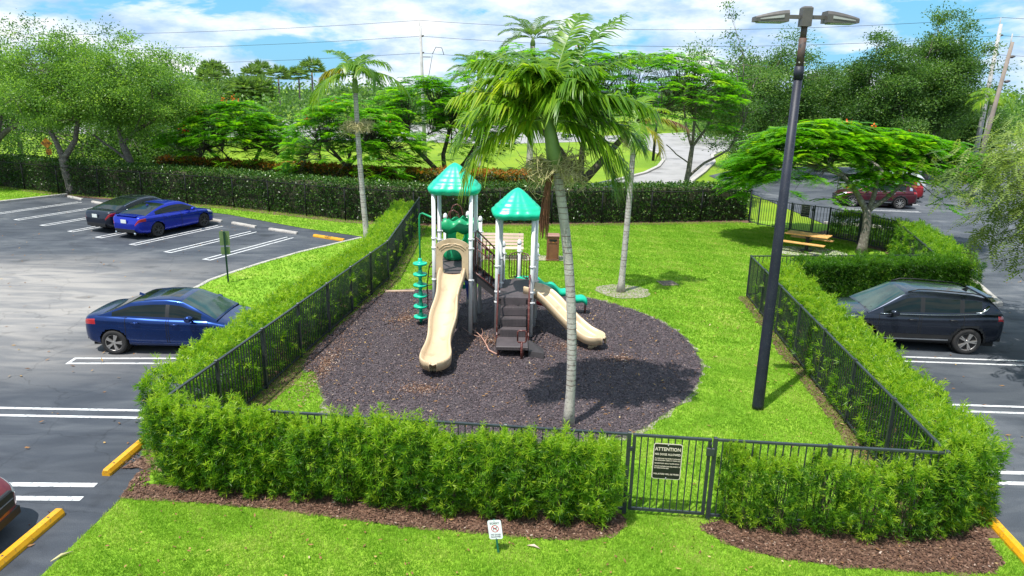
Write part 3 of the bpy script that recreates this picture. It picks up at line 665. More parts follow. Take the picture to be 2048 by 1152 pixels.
M['core'] = pm('hedge_twig_shade', (.055, .050, .025), (.03, .04, .016), 9.0, .95, bump=1.0, bscale=14)  # solid stem mass; its dark colour stands in for shade inside the hedge
fd = nrm(LB - LC); rd = nrm(RF - RC)
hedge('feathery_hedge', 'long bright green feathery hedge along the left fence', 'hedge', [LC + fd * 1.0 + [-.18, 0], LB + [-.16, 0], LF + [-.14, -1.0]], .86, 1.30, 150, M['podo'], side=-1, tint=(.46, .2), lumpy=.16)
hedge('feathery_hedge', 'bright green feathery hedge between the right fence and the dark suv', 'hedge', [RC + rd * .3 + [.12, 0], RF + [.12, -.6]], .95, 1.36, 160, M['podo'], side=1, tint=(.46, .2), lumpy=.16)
hedge('shade_tinted_hedge', 'green clipped hedge tinted dark for shade, beyond the dark suv, in front of the picnic corner', 'hedge', [RF + [1.35, -.35], PB + [.5, -.25]], .8, 1.42, 330, M['podo'], side=1, tint=(.16, .12), topbright=.14)  # lowered leaf tint carries the shade on the side facing the camera
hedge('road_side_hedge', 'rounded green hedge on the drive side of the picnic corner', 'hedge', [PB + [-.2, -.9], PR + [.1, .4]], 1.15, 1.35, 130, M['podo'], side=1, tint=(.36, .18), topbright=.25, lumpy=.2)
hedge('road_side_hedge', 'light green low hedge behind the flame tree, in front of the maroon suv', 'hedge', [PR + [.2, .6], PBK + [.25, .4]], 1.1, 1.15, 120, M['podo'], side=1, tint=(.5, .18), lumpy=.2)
BH = [np.array(p) + [0, .18] for p in BF]
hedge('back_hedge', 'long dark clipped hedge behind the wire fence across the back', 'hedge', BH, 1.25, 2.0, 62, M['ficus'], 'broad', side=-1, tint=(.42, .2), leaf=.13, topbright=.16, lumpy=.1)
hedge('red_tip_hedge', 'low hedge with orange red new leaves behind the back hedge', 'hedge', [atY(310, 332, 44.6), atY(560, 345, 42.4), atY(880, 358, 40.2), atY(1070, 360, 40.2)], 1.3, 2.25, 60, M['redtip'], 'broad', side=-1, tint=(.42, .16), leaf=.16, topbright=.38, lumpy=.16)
# ---- trees
def bez(a, b, c, n=7):
    t = np.linspace(0, 1, n)[:, None]; return a * (1 - t) ** 2 + 2 * b * t * (1 - t) + c * t ** 2
def tree(name, label, cat, base, trunks, limbs, clusters, leaf, mat, bark='trunk', group=None, tr=.2, leafparts=None, twig=.012, limb_r=None):
    """trunks: polylines (local); limbs: tips reached from trunk ends; clusters: (K,3) leaf clump centres"""
    root = thing(name, label, cat, base, 0, group)
    tb = MB(); nodes = []
    for pl, r0, r1 in trunks:
        pl = np.asarray(pl, float)
        q = np.concatenate([bez(pl[i], (pl[i] + pl[i + 1]) / 2 + rng.normal(0, .06, 3), pl[i + 1], 4)[:-1] for i in range(len(pl) - 1)] + [pl[-1:]])
        rr = np.linspace(r0, r1, len(q)); 
        if pl[0][2] < .05: rr[0] *= 1.45; rr[1] *= 1.08
        tb.tube(q, rr, 9)
    ends = [np.asarray(p[0][-1], float) for p in trunks]; er = [p[2] for p in trunks]
    lm = MB()
    for L_ in limbs:
        L_ = np.asarray(L_, float); j = int(np.argmin([np.linalg.norm((L_ - e)[:2]) + .2 * abs((L_ - e)[2]) for e in ends])); e = ends[j]
        ctrl = (e + L_) / 2 + np.array([0, 0, .12 * np.linalg.norm(L_ - e)]) + rng.normal(0, .15, 3)
        c = bez(e, ctrl, L_, 8); r = np.linspace(er[j] * .75, .03, 8); lm.tube(c, r, 6)
        nodes += [(c[k], r[k]) for k in range(2, 8)]
    NP = np.array([n[0] for n in nodes])
    for c in clusters:
        k = int(np.argmin(np.linalg.norm(NP - c, axis=1) + .4 * np.maximum(NP[:, 2] - c[2], 0))); a = NP[k]
        lm.tube(bez(a, (a + c) / 2 + [0, 0, -.05] + rng.normal(0, .08, 3), np.asarray(c), 4), np.linspace(max(twig * 1.6, min(nodes[k][1] * .6, .05)), twig * .5, 4), 4, caps=False)
    tb.build('trunk', M[bark], root); lm.build('branches', M[bark], root)
    V, F, T = leafparts
    put('crown', np_mesh('crown', V, [F], mat, T), root)
    return root
def oak_clusters(K, c, rad, flat=.6, hollow=.45, ph=0.):
    """clump centres through a lobed, uneven crown"""
    d = rand_dirs(K); r = np.power(rng.uniform(hollow ** 3, 1, K), 1 / 3); P = d * r[:, None] * rad
    bump = 1 + .22 * np.sin(d[:, 0] * 4 + ph) * np.sin(d[:, 1] * 4 + ph) + .15 * np.sin(d[:, 2] * 7 + d[:, 0] * 6 + ph)
    P *= bump[:, None]; P[:, 2] = np.where(P[:, 2] < 0, P[:, 2] * flat, P[:, 2]); return P + c
def oak_leaves(C, per, rc, L, tint=(.45, .16), wind=(0, 0, 0)):
    K = len(C); n = K * per; Cr = np.repeat(C, per, 0)
    off = rng.normal(0, 1, (n, 3)) * np.repeat(rng.uniform(.6, 1.25, K), per)[:, None] * rc * np.array([1, 1, .6])
    per_ = per; P = Cr + off; D = nrm(off / rc * .6 + rand_dirs(n) + np.array(wind) + [0, 0, .15])
    V, F = leaf_quads(P, D, L * rng.uniform(.65, 1.25, n), L * .48)
    T = np.clip(np.repeat(rng.normal(tint[0], tint[1], K), per) + rng.normal(0, .12, n), 0, 1); return V, F, T
def bip_fronds(P, D, n, L, W, tint, droop=.35):
    """feather-like compound leaves: pairs of fine leaflets on a drooping midrib"""
    N = len(P); D = nrm(D); S = nrm(np.cross(D, [0, 0, 1.])); t = (np.arange(n) + .6) / n
    Lr = L * rng.uniform(.75, 1.2, N); mid = P[:, None] + D[:, None] * (Lr[:, None, None] * t[None, :, None]); mid[..., 2] -= droop * Lr[:, None] * t ** 2
    w = W * np.sin(np.pi * np.clip(t * .93 + .05, 0, 1)) ** .7
    out = []; Tn = np.repeat(tint, n)
    for s in (-1, 1):
        dd = S[:, None] * s + D[:, None] * .45; dd = np.repeat(nrm(dd), n, 1).reshape(-1, 3) + np.array([0, 0, -.18]) + rng.normal(0, .06, (N * n, 3))
        wl = (np.tile(w, N) * np.repeat(Lr / L, n)); sd = np.repeat(D, n, 0)
        V, F = leaf_quads(mid.reshape(-1, 3), dd, wl, np.repeat(Lr, n) / n * 1.05, side=sd); out.append((V, F, np.clip(Tn + rng.normal(0, .05, N * n), 0, 1)))
    return merge(out)
def flame(base, Rx, Ry, top, thick, trunks, label, K=150, per=9, fl=(.62, .26), n=9, drop=.75, group='flame trees with flat feathery crowns', cen=(0, 0), flowers=6, bark='trunk_dark', skirt=0.0):
    """flat-topped, layered crown of feathery fronds over spreading limbs"""
    K = int(K * 1.55); base = np.asarray(base, float); a = rng.uniform(0, 6.283, K); r = np.sqrt(rng.uniform(.0, 1, K)); wob = 1 + .14 * np.sin(3 * a + base[0]) + .09 * np.sin(5 * a)
    hump = .16 * np.sin(4.0 * r * np.cos(a) + base[0]) + .16 * np.sin(5.0 * r * np.sin(a) + base[1] + 3 * r)
    z = top + thick * hump * .8 - drop * thick * r ** 2.2 - thick * np.where(rng.uniform(0, 1, K) < .58, rng.uniform(0, .12, K), rng.uniform(.1, .95, K)) * (1 - .25 * r)
    if skirt: z -= skirt * np.maximum(r - .72, 0) / .28 * rng.uniform(0, 1, K)
    C = np.column_stack([cen[0] + Rx * wob * r * np.cos(a), cen[1] + Ry * wob * r * np.sin(a), z])
    n1_ = 12; la = np.linspace(0, 6.283, n1_, endpoint=False) + rng.uniform(-.2, .2, n1_)
    lr = rng.uniform(.45, .75, n1_); limbs = np.column_stack([cen[0] + Rx * lr * np.cos(la), cen[1] + Ry * lr * np.sin(la), np.full(n1_, top - thick * .75) - drop * thick * lr ** 2])
    m = K * per; Cr = np.repeat(C, per, 0) + rng.normal(0, .12, (m, 3)) * [1, 1, .5]
    az = rng.uniform(0, 6.283, m); outw = np.column_stack([Cr[:, 0] - cen[0], Cr[:, 1] - cen[1], np.zeros(m)]); outw /= max(Rx, Ry)
    D = np.column_stack([np.cos(az), np.sin(az), rng.uniform(-.1, .35, m)]) + outw * .9
    tint = np.clip(np.repeat(rng.normal(.55, .16, K), per) + rng.normal(0, .1, m), 0, 1)
    V, F, T = bip_fronds(Cr, D, n, fl[0], fl[1], tint)
    root = tree('flame_tree', label, 'tree', base, trunks, limbs, C, None, M['poin'], bark, group, leafparts=(V, F, T))
    if flowers:
        k = rng.choice(np.where(C[:, 2] > np.median(C[:, 2]))[0], flowers, replace=False); q = np.repeat(C[k] + [0, 0, .1], 14, 0) + rng.normal(0, .12, (flowers * 14, 3))
        V, F = leaf_quads(q, rand_dirs(len(q)) + [0, 0, .5], .13, .10); put('blossom', np_mesh('blossom', V, [F], M['flower'], rng.uniform(0, 1, len(q))), root)
    return root
Z3 = np.zeros(3)
# left: two live oaks inside the fence, one cut by the frame, dark growth behind the hedge
def oak(base, crown_c, rad, trunks, label, K=170, per=130, rc=.42, L=.18, mat='oak', bark='trunk', group=None, tint=(.45, .17), name='oak_tree', nl=14, wind=(.1, 0, 0), ph=0., hollow=.4, flat=.6, zmin=-1.):
    c = np.array(crown_c, float) - np.append(np.asarray(base)[:2], 0); C = oak_clusters(K, c, np.array(rad), flat, hollow, ph); C = C[C[:, 2] > zmin]
    limbs = oak_clusters(nl, c, np.array(rad) * .72, flat, .7, ph)
    V, F, T = oak_leaves(C, per, rc, L, tint, wind)
    return tree(name, label, 'tree', base, trunks, limbs, C, None, M[mat], bark, group, leafparts=(V, F, T))
GO = 'oaks on the lawn left of the parked cars'
b1 = at(148, 388); oak(b1, (b1[0] + .3, 44.2, 5.9), (3.5, 3.4, 3.2), [([(0, 0, 0), (-.25, 0, 1.3), (-.35, 0, 2.2)], .33, .25), ([(-.35, 0, 2.1), (-.7, .1, 3.2), (-1.2, .2, 4.6)], .18, .12), ([(-.35, 0, 2.1), (.5, .1, 3.3), (.9, .2, 4.8)], .19, .12)], 'grey forked oak left of the parked cars, at the corner of the kerb', K=240, per=220, zmin=4.4, L=.15, group=GO, tint=(.52, .17), ph=.4)
b2 = at(281, 388); oak(b2, (b2[0] + .9, 43.8, 6.0), (3.9, 3.6, 3.1), [([(0, 0, 0), (-.3, 0, 1.6), (-.75, 0, 3.2)], .30, .2), ([(-.7, 0, 3.0), (-.9, .1, 4.0), (-1.3, .2, 5.2)], .15, .1), ([(-.75, 0, 3.1), (.1, .1, 3.9), (1.6, .2, 4.7)], .15, .1), ([(-.42, 0, 2.0), (-1.3, .1, 2.7), (-2.6, .2, 3.6)], .09, .06)], 'leaning grey oak behind the dark sedan', K=240, per=220, zmin=3.5, L=.15, group=GO, tint=(.52, .17), ph=2.1)
b0 = at(2, 372); oak(b0, (b0[0] - 1.0, 46.0, 6.0), (3.8, 3.8, 3.8), [([(0, 0, 0), (-.1, 0, 1.8), (.1, 0, 2.8)], .36, .24), ([(.1, 0, 2.8), (1.0, 0, 3.6), (2.2, 0, 4.2)], .2, .12), ([(.1, 0, 2.7), (-.6, 0, 3.8), (-1.4, 0, 5.2)], .18, .12)], 'large oak partly cut off by the left edge', K=220, per=220, zmin=5.0, L=.15, group=GO, tint=(.50, .18), ph=3.7)
GB = 'dark trees growing behind the back hedge on the left'
for (px, Y, top, rx, lab, ph) in ((40, 57, 10.6, 4.2, 'tall dark tree behind the hedge at the far left', .3), (175, 53, 6.0, 4.2, 'dark bushy tree behind the hedge and the forked oak', 1.1), (270, 52, 5.4, 3.8, 'dark bushy tree behind the hedge and the leaning oak', 2.2), (-40, 58, 9.5, 4.8, 'dark tree at the left edge beyond the cut off oak', 2.9), (352, 56, 5.6, 3.4, 'olive bushy tree beyond the hedge left of the flame trees', 4.2)):
    b = atY(px, 300, Y); b[2] = 0
    oak(b, (b[0], b[1], top * .52), (rx, rx * .8, top * .48), [([(0, 0, 0), (.1, 0, top * .2), (0, 0, top * .32)], .18, .11)], lab, K=110, per=120, rc=.62, L=.2, mat='oak_dark', group=GB, tint=(.42, .18), name='background_tree', ph=ph, flat=1.0, hollow=.3)
# flame trees behind the hedge
def fb(px, Y): b = atY(px, 300, Y); b[2] = 0; return b
flame(fb(480, 45.5), 4.35, 3.4, 5.35, 2.5, [([(0, 0, 0), (.0, 0, .7)], .24, .2), ([(0, 0, .6), (-.8, 0, 1.7), (-2.1, 0, 2.9)], .17, .1), ([(0, 0, .6), (.7, .1, 1.7), (1.3, .2, 3.0)], .16, .1)], 'flat crowned flame tree behind the hedge, nearest the parked cars', K=230, per=8, fl=(.66, .3), n=8, cen=(-.2, 0), flowers=8)
flame(fb(697, 41.8), 3.8, 3.0, 6.1, 2.9, [([(0, 0, 0), (.0, 0, 1.4), (-.1, 0, 2.3)], .17, .13), ([(-.1, 0, 2.2), (-.8, .1, 3.0), (-1.6, .2, 3.8)], .11, .07), ([(-.1, 0, 2.2), (.7, .1, 3.1), (1.2, .2, 4.2)], .11, .07)], 'flame tree directly behind the slim palm by the left lawn', K=210, per=8, fl=(.66, .3), n=8, cen=(.2, 0), flowers=5, skirt=1.6)
flame(fb(895, 47), 4.7, 3.6, 7.2, 3.2, [([(0, 0, 0), (.0, 0, .8)], .3, .26), ([(0, 0, .8), (-1.2, 0, 2.1), (-3.2, 0, 4.0)], .2, .11), ([(0, 0, .8), (-.3, .1, 2.6), (.2, .2, 4.6)], .18, .11), ([(0, 0, .8), (1.2, .1, 2.2), (2.4, .2, 4.2)], .18, .11)], 'flame tree behind the tall green roof of the play tower', K=240, per=8, fl=(.68, .3), n=8, cen=(-1.2, 0), flowers=3, skirt=1.2)
flame(fb(1165, 48), 9.6, 5.2, 10.0, 4.2, [([(0, 0, 0), (.0, 0, .9)], .42, .38), ([(0, 0, .8), (-1.5, 0, 3.0), (-4.0, 0, 5.4)], .26, .15), ([(0, 0, .8), (.0, .2, 3.0), (.3, .3, 5.6)], .24, .14), ([(0, 0, .8), (1.8, 0, 2.9), (3.9, 0, 5.4)], .3, .16), ([(3.6, 0, 5.1), (5.2, 0, 6.0), (6.6, 0, 6.4)], .16, .1)], 'huge spreading flame tree with several thick trunks behind the big palm', K=430, per=8, fl=(.7, .32), n=8, cen=(1.6, 0), flowers=2, skirt=1.0)
b5 = at(1722, 507)
flame(b5, 5.4, 2.7, 5.5, 1.4, [([(0, 0, 0), (.05, 0, 1.1), (-.05, 0, 2.0)], .2, .17), ([(-.05, 0, 1.9), (-.55, .1, 2.7), (-1.2, .2, 3.4)], .14, .09), ([(0, 0, 1.9), (.5, 0, 2.3), (1.4, .1, 3.2)], .12, .08), ([(0, 0, 1.95), (.2, 0, 2.9), (.4, .1, 3.7)], .12, .08)], 'flat spreading flame tree at the picnic corner, in front of the maroon suv', K=310, per=8, fl=(.92, .36), n=12, drop=1.0, cen=(.1, 2.5), flowers=3, bark='trunk', skirt=1.3)
# bare tree and the oaks by the road
bb = fb(1378, 46.5)
oak(bb, (bb[0] + 1.6, bb[1], 7.4), (3.2, 2.2, 3.6), [([(0, 0, 0), (.1, 0, 2.0), (.2, 0, 3.6)], .2, .14), ([(.05, 0, 1.5), (1.1, 0, 2.5), (2.6, 0, 3.4), (3.4, .1, 5.0)], .1, .05), ([(.2, 0, 3.4), (-.3, 0, 4.8), (-.6, 0, 6.2)], .09, .05), ([(.2, 0, 3.5), (1.0, 0, 4.7), (1.7, 0, 6.6)], .1, .05), ([(.15, 0, 2.4), (-.8, 0, 3.0), (-1.5, 0, 3.6)], .05, .03)], 'thin half bare tree with many forks by the road throat', K=75, per=70, rc=.36, L=.17, mat='oak_dark', tint=(.5, .15), name='bare_tree', ph=1.7, hollow=.55, flat=1.0, nl=18)
GR = 'dark leafy trees beyond the road on the right'
for (px, Y, top, bot, rx, lab, K, ph) in ((1545, 62, 10.2, 2.2, 4.4, 'grey green oak behind the lamp post, beyond the road', 190, .5), (1640, 68, 9.0, 2.2, 3.4, 'grey green oak just right of the lamp post, beyond the road', 150, 4.4), (1745, 60, 11.2, 1.6, 3.5, 'tall dark tree behind the flat flame tree', 210, 2.6), (1858, 61, 12.6, 2.4, 3.5, 'tallest dark tree, with a wind blown ragged top on the right', 210, 1.4), (1940, 66, 7.0, 1.0, 2.6, 'lower dark tree below the leaning utility poles', 120, 3.1), (1465, 70, 9.0, 1.5, 3.2, 'dark tree beyond the road behind the half bare tree', 110, 5.2)):
    b = fb(px, Y); oak(b, (b[0], b[1], (top + bot) / 2 + .4), (rx, rx * .8, (top - bot) / 2), [([(0, 0, 0), (.1, 0, bot + .6), (.2, 0, bot + 1.8)], .24, .15), ([(.2, 0, bot + 1.7), (1.0, 0, bot + 3.2), (1.4, 0, bot + 5.0)], .13, .08), ([(.2, 0, bot + 1.7), (-.9, 0, bot + 3.0), (-1.3, 0, bot + 4.4)], .13, .08)], lab, K=K, per=240, rc=.5, L=.20, mat='oak_dark', group=GR, tint=(.45, .18), name='roadside_tree', ph=ph, hollow=.35, flat=.95, wind=(.35, 0, 0))
b = fb(1500, 58); oak(b, (b[0] + .3, b[1], 1.9), (2.5, 1.8, 1.9), [([(0, 0, 0), (0, 0, .8)], .12, .08)], 'round green bush beside the road, right of the half bare tree', K=80, per=110, rc=.4, L=.16, mat='ficus', tint=(.62, .15), name='round_bush', hollow=.3, flat=1.0, nl=8)
# weeping tree leaning in from the right edge
bt = np.array([19.0, 19.0, 0])
def right_tree():
    C = oak_clusters(230, np.array([-2.0, -1.0, 5.0]), np.array([5.2, 3.6, 1.6]), 1.0, .35, .8)
    C2 = np.column_stack([rng.uniform(-5.8, -1.5, 60), rng.uniform(-3.2, 1.5, 60), rng.uniform(3.0, 4.2, 60)]); C = np.concatenate([C, C2])
    limbs = oak_clusters(14, np.array([-2.0, -1.0, 4.6]), np.array([4.2, 2.8, 1.0]), 1.0, .7)
    per = 30; n = len(C) * per; P = np.repeat(C, per, 0) + rng.normal(0, .34, (n, 3)); D = nrm(rand_dirs(n) * [1, 1, .5] + [-.5, 0, -.35]); tn = np.repeat(np.clip(rng.normal(.5, .2, len(C)), 0, 1), per)
    V, F, T = bip_fronds(P, D, 8, .48, .13, tn, .3)
    tree('weeping_tree', 'olive green tree with drooping feathery twigs reaching in from the right edge', 'tree', bt, [([(0, 0, 0), (-.2, 0, 1.8), (-.6, -.1, 3.2)], .26, .18), ([(-.6, -.1, 3.1), (-1.6, -.4, 4.0), (-3.2, -.8, 4.6)], .14, .08), ([(-.6, -.1, 3.1), (-.2, .4, 4.2), (.6, .8, 5.0)], .14, .08)], limbs, C, None, M['olive'], 'trunk', leafparts=(V, F, T))
right_tree()
# ---- palms
def frond(p0, az, el, L, n, ll, lw, bend=1.1, droop=.5, tint=.45, wild=.09, vee=.5, comb=0.0):
    """feather palm leaf: arching midrib, two rows of leaflets; returns midrib points and leaflets"""
    m = 16; t = np.linspace(0, 1, m); h = np.array([math.cos(az), math.sin(az), 0]); ang = el - bend * t ** 1.3 * 1.2
    step = L / (m - 1); pts = [np.asarray(p0, float)]
    for k in range(1, m): pts.append(pts[-1] + (h * math.cos(ang[k]) + np.array([0, 0, math.sin(ang[k])])) * step)
    pts = np.array(pts); tg = nrm(np.gradient(pts, axis=0)); sd = nrm(np.cross(tg, [0, 0, 1.]) + np.array([0, 0, 1e-4])); up = np.cross(sd, tg)
    u = np.linspace(.14, .995, n); P = np.stack([np.interp(u, t, pts[:, k]) for k in range(3)], 1); T_ = nrm(np.stack([np.interp(u, t, tg[:, k]) for k in range(3)], 1)); S = nrm(np.stack([np.interp(u, t, sd[:, k]) for k in range(3)], 1)); U = np.cross(S, T_)
    lp = ll * np.interp(u, [.1, .3, .6, .85, 1], [.55, .95, 1, .75, .45]); V, F, TT = [], [], []; o = 0
    for s in (-1, 1):
        lift = vee if not comb else vee * (1 - comb)
        D = nrm(T_ * .62 + S * s * 1.0 + U * lift + rng.normal(0, wild, (n, 3)) + np.array([.12, 0, 0]) * (wild > .1)); l = lp * rng.uniform(.85, 1.12, n)
        side = nrm(np.cross(D, U)); w = lw * rng.uniform(.8, 1.15, n)
        a = P; b_ = P + D * (l * .5)[:, None]; b_[:, 2] -= droop * l * .22; c = P + D * (l * .92)[:, None]; c[:, 2] -= droop * l * .85
        c += T_ * (l * .10)[:, None]
        q = np.stack([a - side * (w * .3)[:, None], a + side * (w * .3)[:, None], b_ + side * (w * .5)[:, None], b_ - side * (w * .5)[:, None], c], 1).reshape(-1, 3)
        i = np.arange(n) * 5 + o; V.append(q); F.append(np.stack([i, i + 1, i + 2, i + 3], 1)); F.append(np.stack([i + 3, i + 2, i + 4, i + 4], 1)); o += 5 * n
        TT += [np.clip(tint + rng.normal(0, .13, n), 0, 1)] * 2
    return pts, np.concatenate(V), F, TT
def palm(name, label, base, trunk, r0, r1, fr, group, mats=None, shaft=.8, shaft_r=None, n=34, ll=.6, lw=.05, fruit=None, trunkmat='palmtrunk', rings=True, wild=.09):
    root = thing(name, label, 'palm tree', base, 0, group)
    tp = np.asarray(trunk, float); k = 14; q = bez(tp[0], tp[1], tp[2], k); rr = np.linspace(r0, r1, k); rr[0] *= 1.5; rr[1] *= 1.12
    tb = MB(); tb.tube(q, rr, 12); tr = tb.build('trunk', M[trunkmat], root)
    if rings:
        rm = MB(); nn = int(np.linalg.norm(tp[2] - tp[0]) / .11)
        for i in range(nn):
            t = (i + .5) / nn; p = tp[0] * (1 - t) ** 2 + 2 * tp[1] * t * (1 - t) + tp[2] * t * t; r = r0 + (r1 - r0) * t
            t = t + rng.uniform(-.3, .3) / nn; h_ = rng.uniform(.003, .009)
            if rng.uniform() < .85: rm.tube([p + [0, 0, -h_], p + [0, 0, h_]], r * (1.16 if t < .06 else 1.016), 12, caps=False)
        rm.build('leaf_scar', M['ringbrown'] if trunkmat == 'palmtrunk' else M[trunkmat], tr)['kind'] = 'stuff'
    top = tp[2]; d = nrm(tp[2] - tp[1]); sr = shaft_r or r1 * 1.15
    crown0 = top + d * shaft
    MB().tube([top, top + d * shaft * .25, top + d * shaft * .7, crown0, crown0 + d * .15], [sr * .95, sr * 1.15, sr * .9, sr * .5, .02], 12).build('crownshaft', M['crownshaft'], root)
    for f in fr:
        az, el, L, bend, droop, tint = f[:6]; mat = f[6] if len(f) > 6 else 'palm'; vee = f[7] if len(f) > 7 else .4
        pts, V, F, TT = frond(crown0 + rng.normal(0, .03, 3), R(az), R(el), L, n, ll, lw, bend, droop, tint, vee=vee, wild=wild)
        F3 = [F[0], F[2]]; tri = [F[1][:, :3], F[3][:, :3]]
        me = np_mesh('frond', V, [np.concatenate(F3), np.concatenate(tri)], M[mat], np.concatenate([TT[0], TT[2], TT[1], TT[3]]))
        fo = put('frond', me, root)
        mr = MB(); mr.tube(pts[::3], np.linspace(.022, .005, len(pts[::3])), 5); mr.build('midrib', M['crownshaft'] if mat != 'palm_dead' else M['deadsheath'], fo)
    if fruit:
        cnt, rad, zz = fruit; fm = MB()
        for i in range(cnt):
            a = 6.283 * i / cnt + rng.uniform(-.3, .3); p0 = top + [0, 0, zz]
            for j in range(16):
                aa = a + rng.normal(0, .4); L = rad * rng.uniform(.5, 1.1); e = p0 + [math.cos(aa) * L, math.sin(aa) * L, rng.normal(.0, .16) - .08]
                md = p0 + (e - p0) * .5 + [0, 0, .12]; fm.tube(bez(p0, md, e, 5), np.linspace(.012, .005, 5), 4, caps=False)
                for _ in range(7):
                    t = rng.uniform(.5, 1); s0 = p0 * (1 - t) ** 2 + 2 * md * t * (1 - t) + e * t * t; fm.tube([s0, s0 + rng.normal(0, .09, 3) + [0, 0, -.03], s0 + rng.normal(0, .14, 3) + [0, 0, -.08]], [.007, .006, .004], 4, caps=False)
        fm.build('flower_stalks', M['fruitstalk'], root)
    return root
GP = 'slim palms with ringed trunks in and beside the playground'
pb = at(1136, 852); ptop = atY(1113, 338, pb[1]) - pb
big = []
for i in range(32):
    az = i * 137.5 % 360; fr_ = math.sin(R(az)) < -.35        # fronds on the near side stand up more and hang shorter
    el = rng.uniform(58, 84) if fr_ else rng.uniform(14, 72)
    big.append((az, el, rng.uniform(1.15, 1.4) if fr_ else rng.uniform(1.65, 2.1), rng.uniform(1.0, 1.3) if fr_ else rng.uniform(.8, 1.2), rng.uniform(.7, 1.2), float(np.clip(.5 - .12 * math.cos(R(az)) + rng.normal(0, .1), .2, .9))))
big += [(35, 70, 2.6, .65, .6, .40), (20, 56, 2.5, .8, .7, .42), (60, 76, 2.3, .6, .6, .45), (150, 66, 2.1, 1.0, .7, .5), (190, 0, 2.05, 1.1, 1.2, .70), (350, 0, 1.95, 1.1, 1.2, .45), (5, -8, 1.9, 1.1, 1.2, .42)]
P1 = palm('ringed_palm', 'big wind blown palm with a grey ringed trunk in the dark mulch', pb, [(0, 0, 0), (.12, 0, ptop[2] * .5), ptop], .096, .092, big, GP, shaft=.95, shaft_r=.13, n=60, ll=.64, lw=.052, fruit=(5, .62, .05), wild=.2)
ds = MB(); q0 = ptop + [-.10, -.05, -.1]
for i in range(60):
    a = rng.uniform(0, 6.28); r = .10 * math.sqrt(rng.uniform(0, 1)); e = q0 + [-.10 + math.cos(a) * r, math.sin(a) * r * .6, -.92 - rng.uniform(0, .35)]
    ds.tube(bez(q0 + rng.normal(0, .02, 3), q0 + [-.12 + math.cos(a) * r * 1.2, math.sin(a) * r, -.5], e, 5), np.linspace(.012, .004, 5), 4, caps=False)
ds.build('dead_sheath', M['deadsheath'], P1)
pb2 = at(1241, 585); pt2 = atY(1268, 278, pb2[1]) - pb2
palm('ringed_palm', 'slim palm in the bare ring on the lawn, with one brown dead frond', pb2, [(0, 0, 0), (.1, 0, pt2[2] * .5), pt2], .11, .085, [(0, 30, 1.5, 1.2, .7, .3, 'palm_yel'), (5, 22, 1.9, .85, .9, .4, 'palm_dead'), (20, 50, 1.5, 1.1, .6, .75), (150, 20, 1.6, 1.5, .9, .6), (185, 5, 1.7, 1.4, .9, .3, 'palm_yel'), (210, 35, 1.6, 1.5, .9, .6), (60, 65, 1.5, .8, .5, .6), (270, 20, 1.5, 1.6, 1.0, .5), (330, -5, 1.5, 1.3, 1.0, .35, 'palm_yel')], GP, shaft=.5, shaft_r=.10, n=34, ll=.5, lw=.045, fruit=(3, .35, .0))
pb3 = at(735, 484); pt3 = atY(711, 186, pb3[1]) - pb3
palm('ringed_palm', 'slim pale palm at the left lawn, between the hedge and the stalls', pb3, [(0, 0, 0), (-.25, 0, pt3[2] * .5), pt3], .13, .10, [(150, 62, 2.0, 1.0, .5, .45), (25, 62, 1.8, 1.5, .8, .5), (175, 10, 2.6, 1.4, 1.2, .5), (165, 38, 1.8, 1.5, 1.2, .3, 'palm_yel'), (5, 18, 2.7, 1.2, 1.1, .42), (215, 15, 2.2, 1.5, 1.2, .6), (60, 70, 1.4, .9, .6, .35), (300, 60, 1.4, 1.6, 1.0, .5), (250, 65, 1.3, 1.6, 1.0, .45), (330, 45, 1.5, 1.8, 1.1, .3)], GP, shaft=.75, shaft_r=.12, n=40, ll=.72, lw=.06, fruit=(4, .75, -1.3))
GRP = 'royal palms behind the flame trees'
def royal(px, pytop, Y, L, label, seed):
    b = fb(px, Y); c = atY(px, pytop, Y); h = c[2]
    fr = [(a, e, L * rng.uniform(.9, 1.1), bd, .6, .35, 'palm_far', .7) for a, e, bd in ((5, 42, 1.0), (30, 55, 1.0), (150, 55, 1.0), (178, 40, 1.1), (205, 12, 1.0), (335, 10, 1.0), (60, 66, .9), (125, 64, .9), (300, 40, 1.2), (240, 40, 1.2), (12, 18, 1.0), (168, 16, 1.0), (350, 62, .9), (190, 64, .9))]
    palm('royal_palm', label, b, [(0, 0, 0), (0, 0, h * .5), (0, 0, h - 1.2)], .28, .2, fr, GRP, shaft=.6, shaft_r=.2, n=32, ll=1.0, lw=.085, rings=False)
royal(1060, 62, 62, 3.1, 'tall royal palm rising above the big palm', 1)
royal(958, 132, 60, 2.8, 'lower royal palm left of the tallest one, above the flame trees', 2)
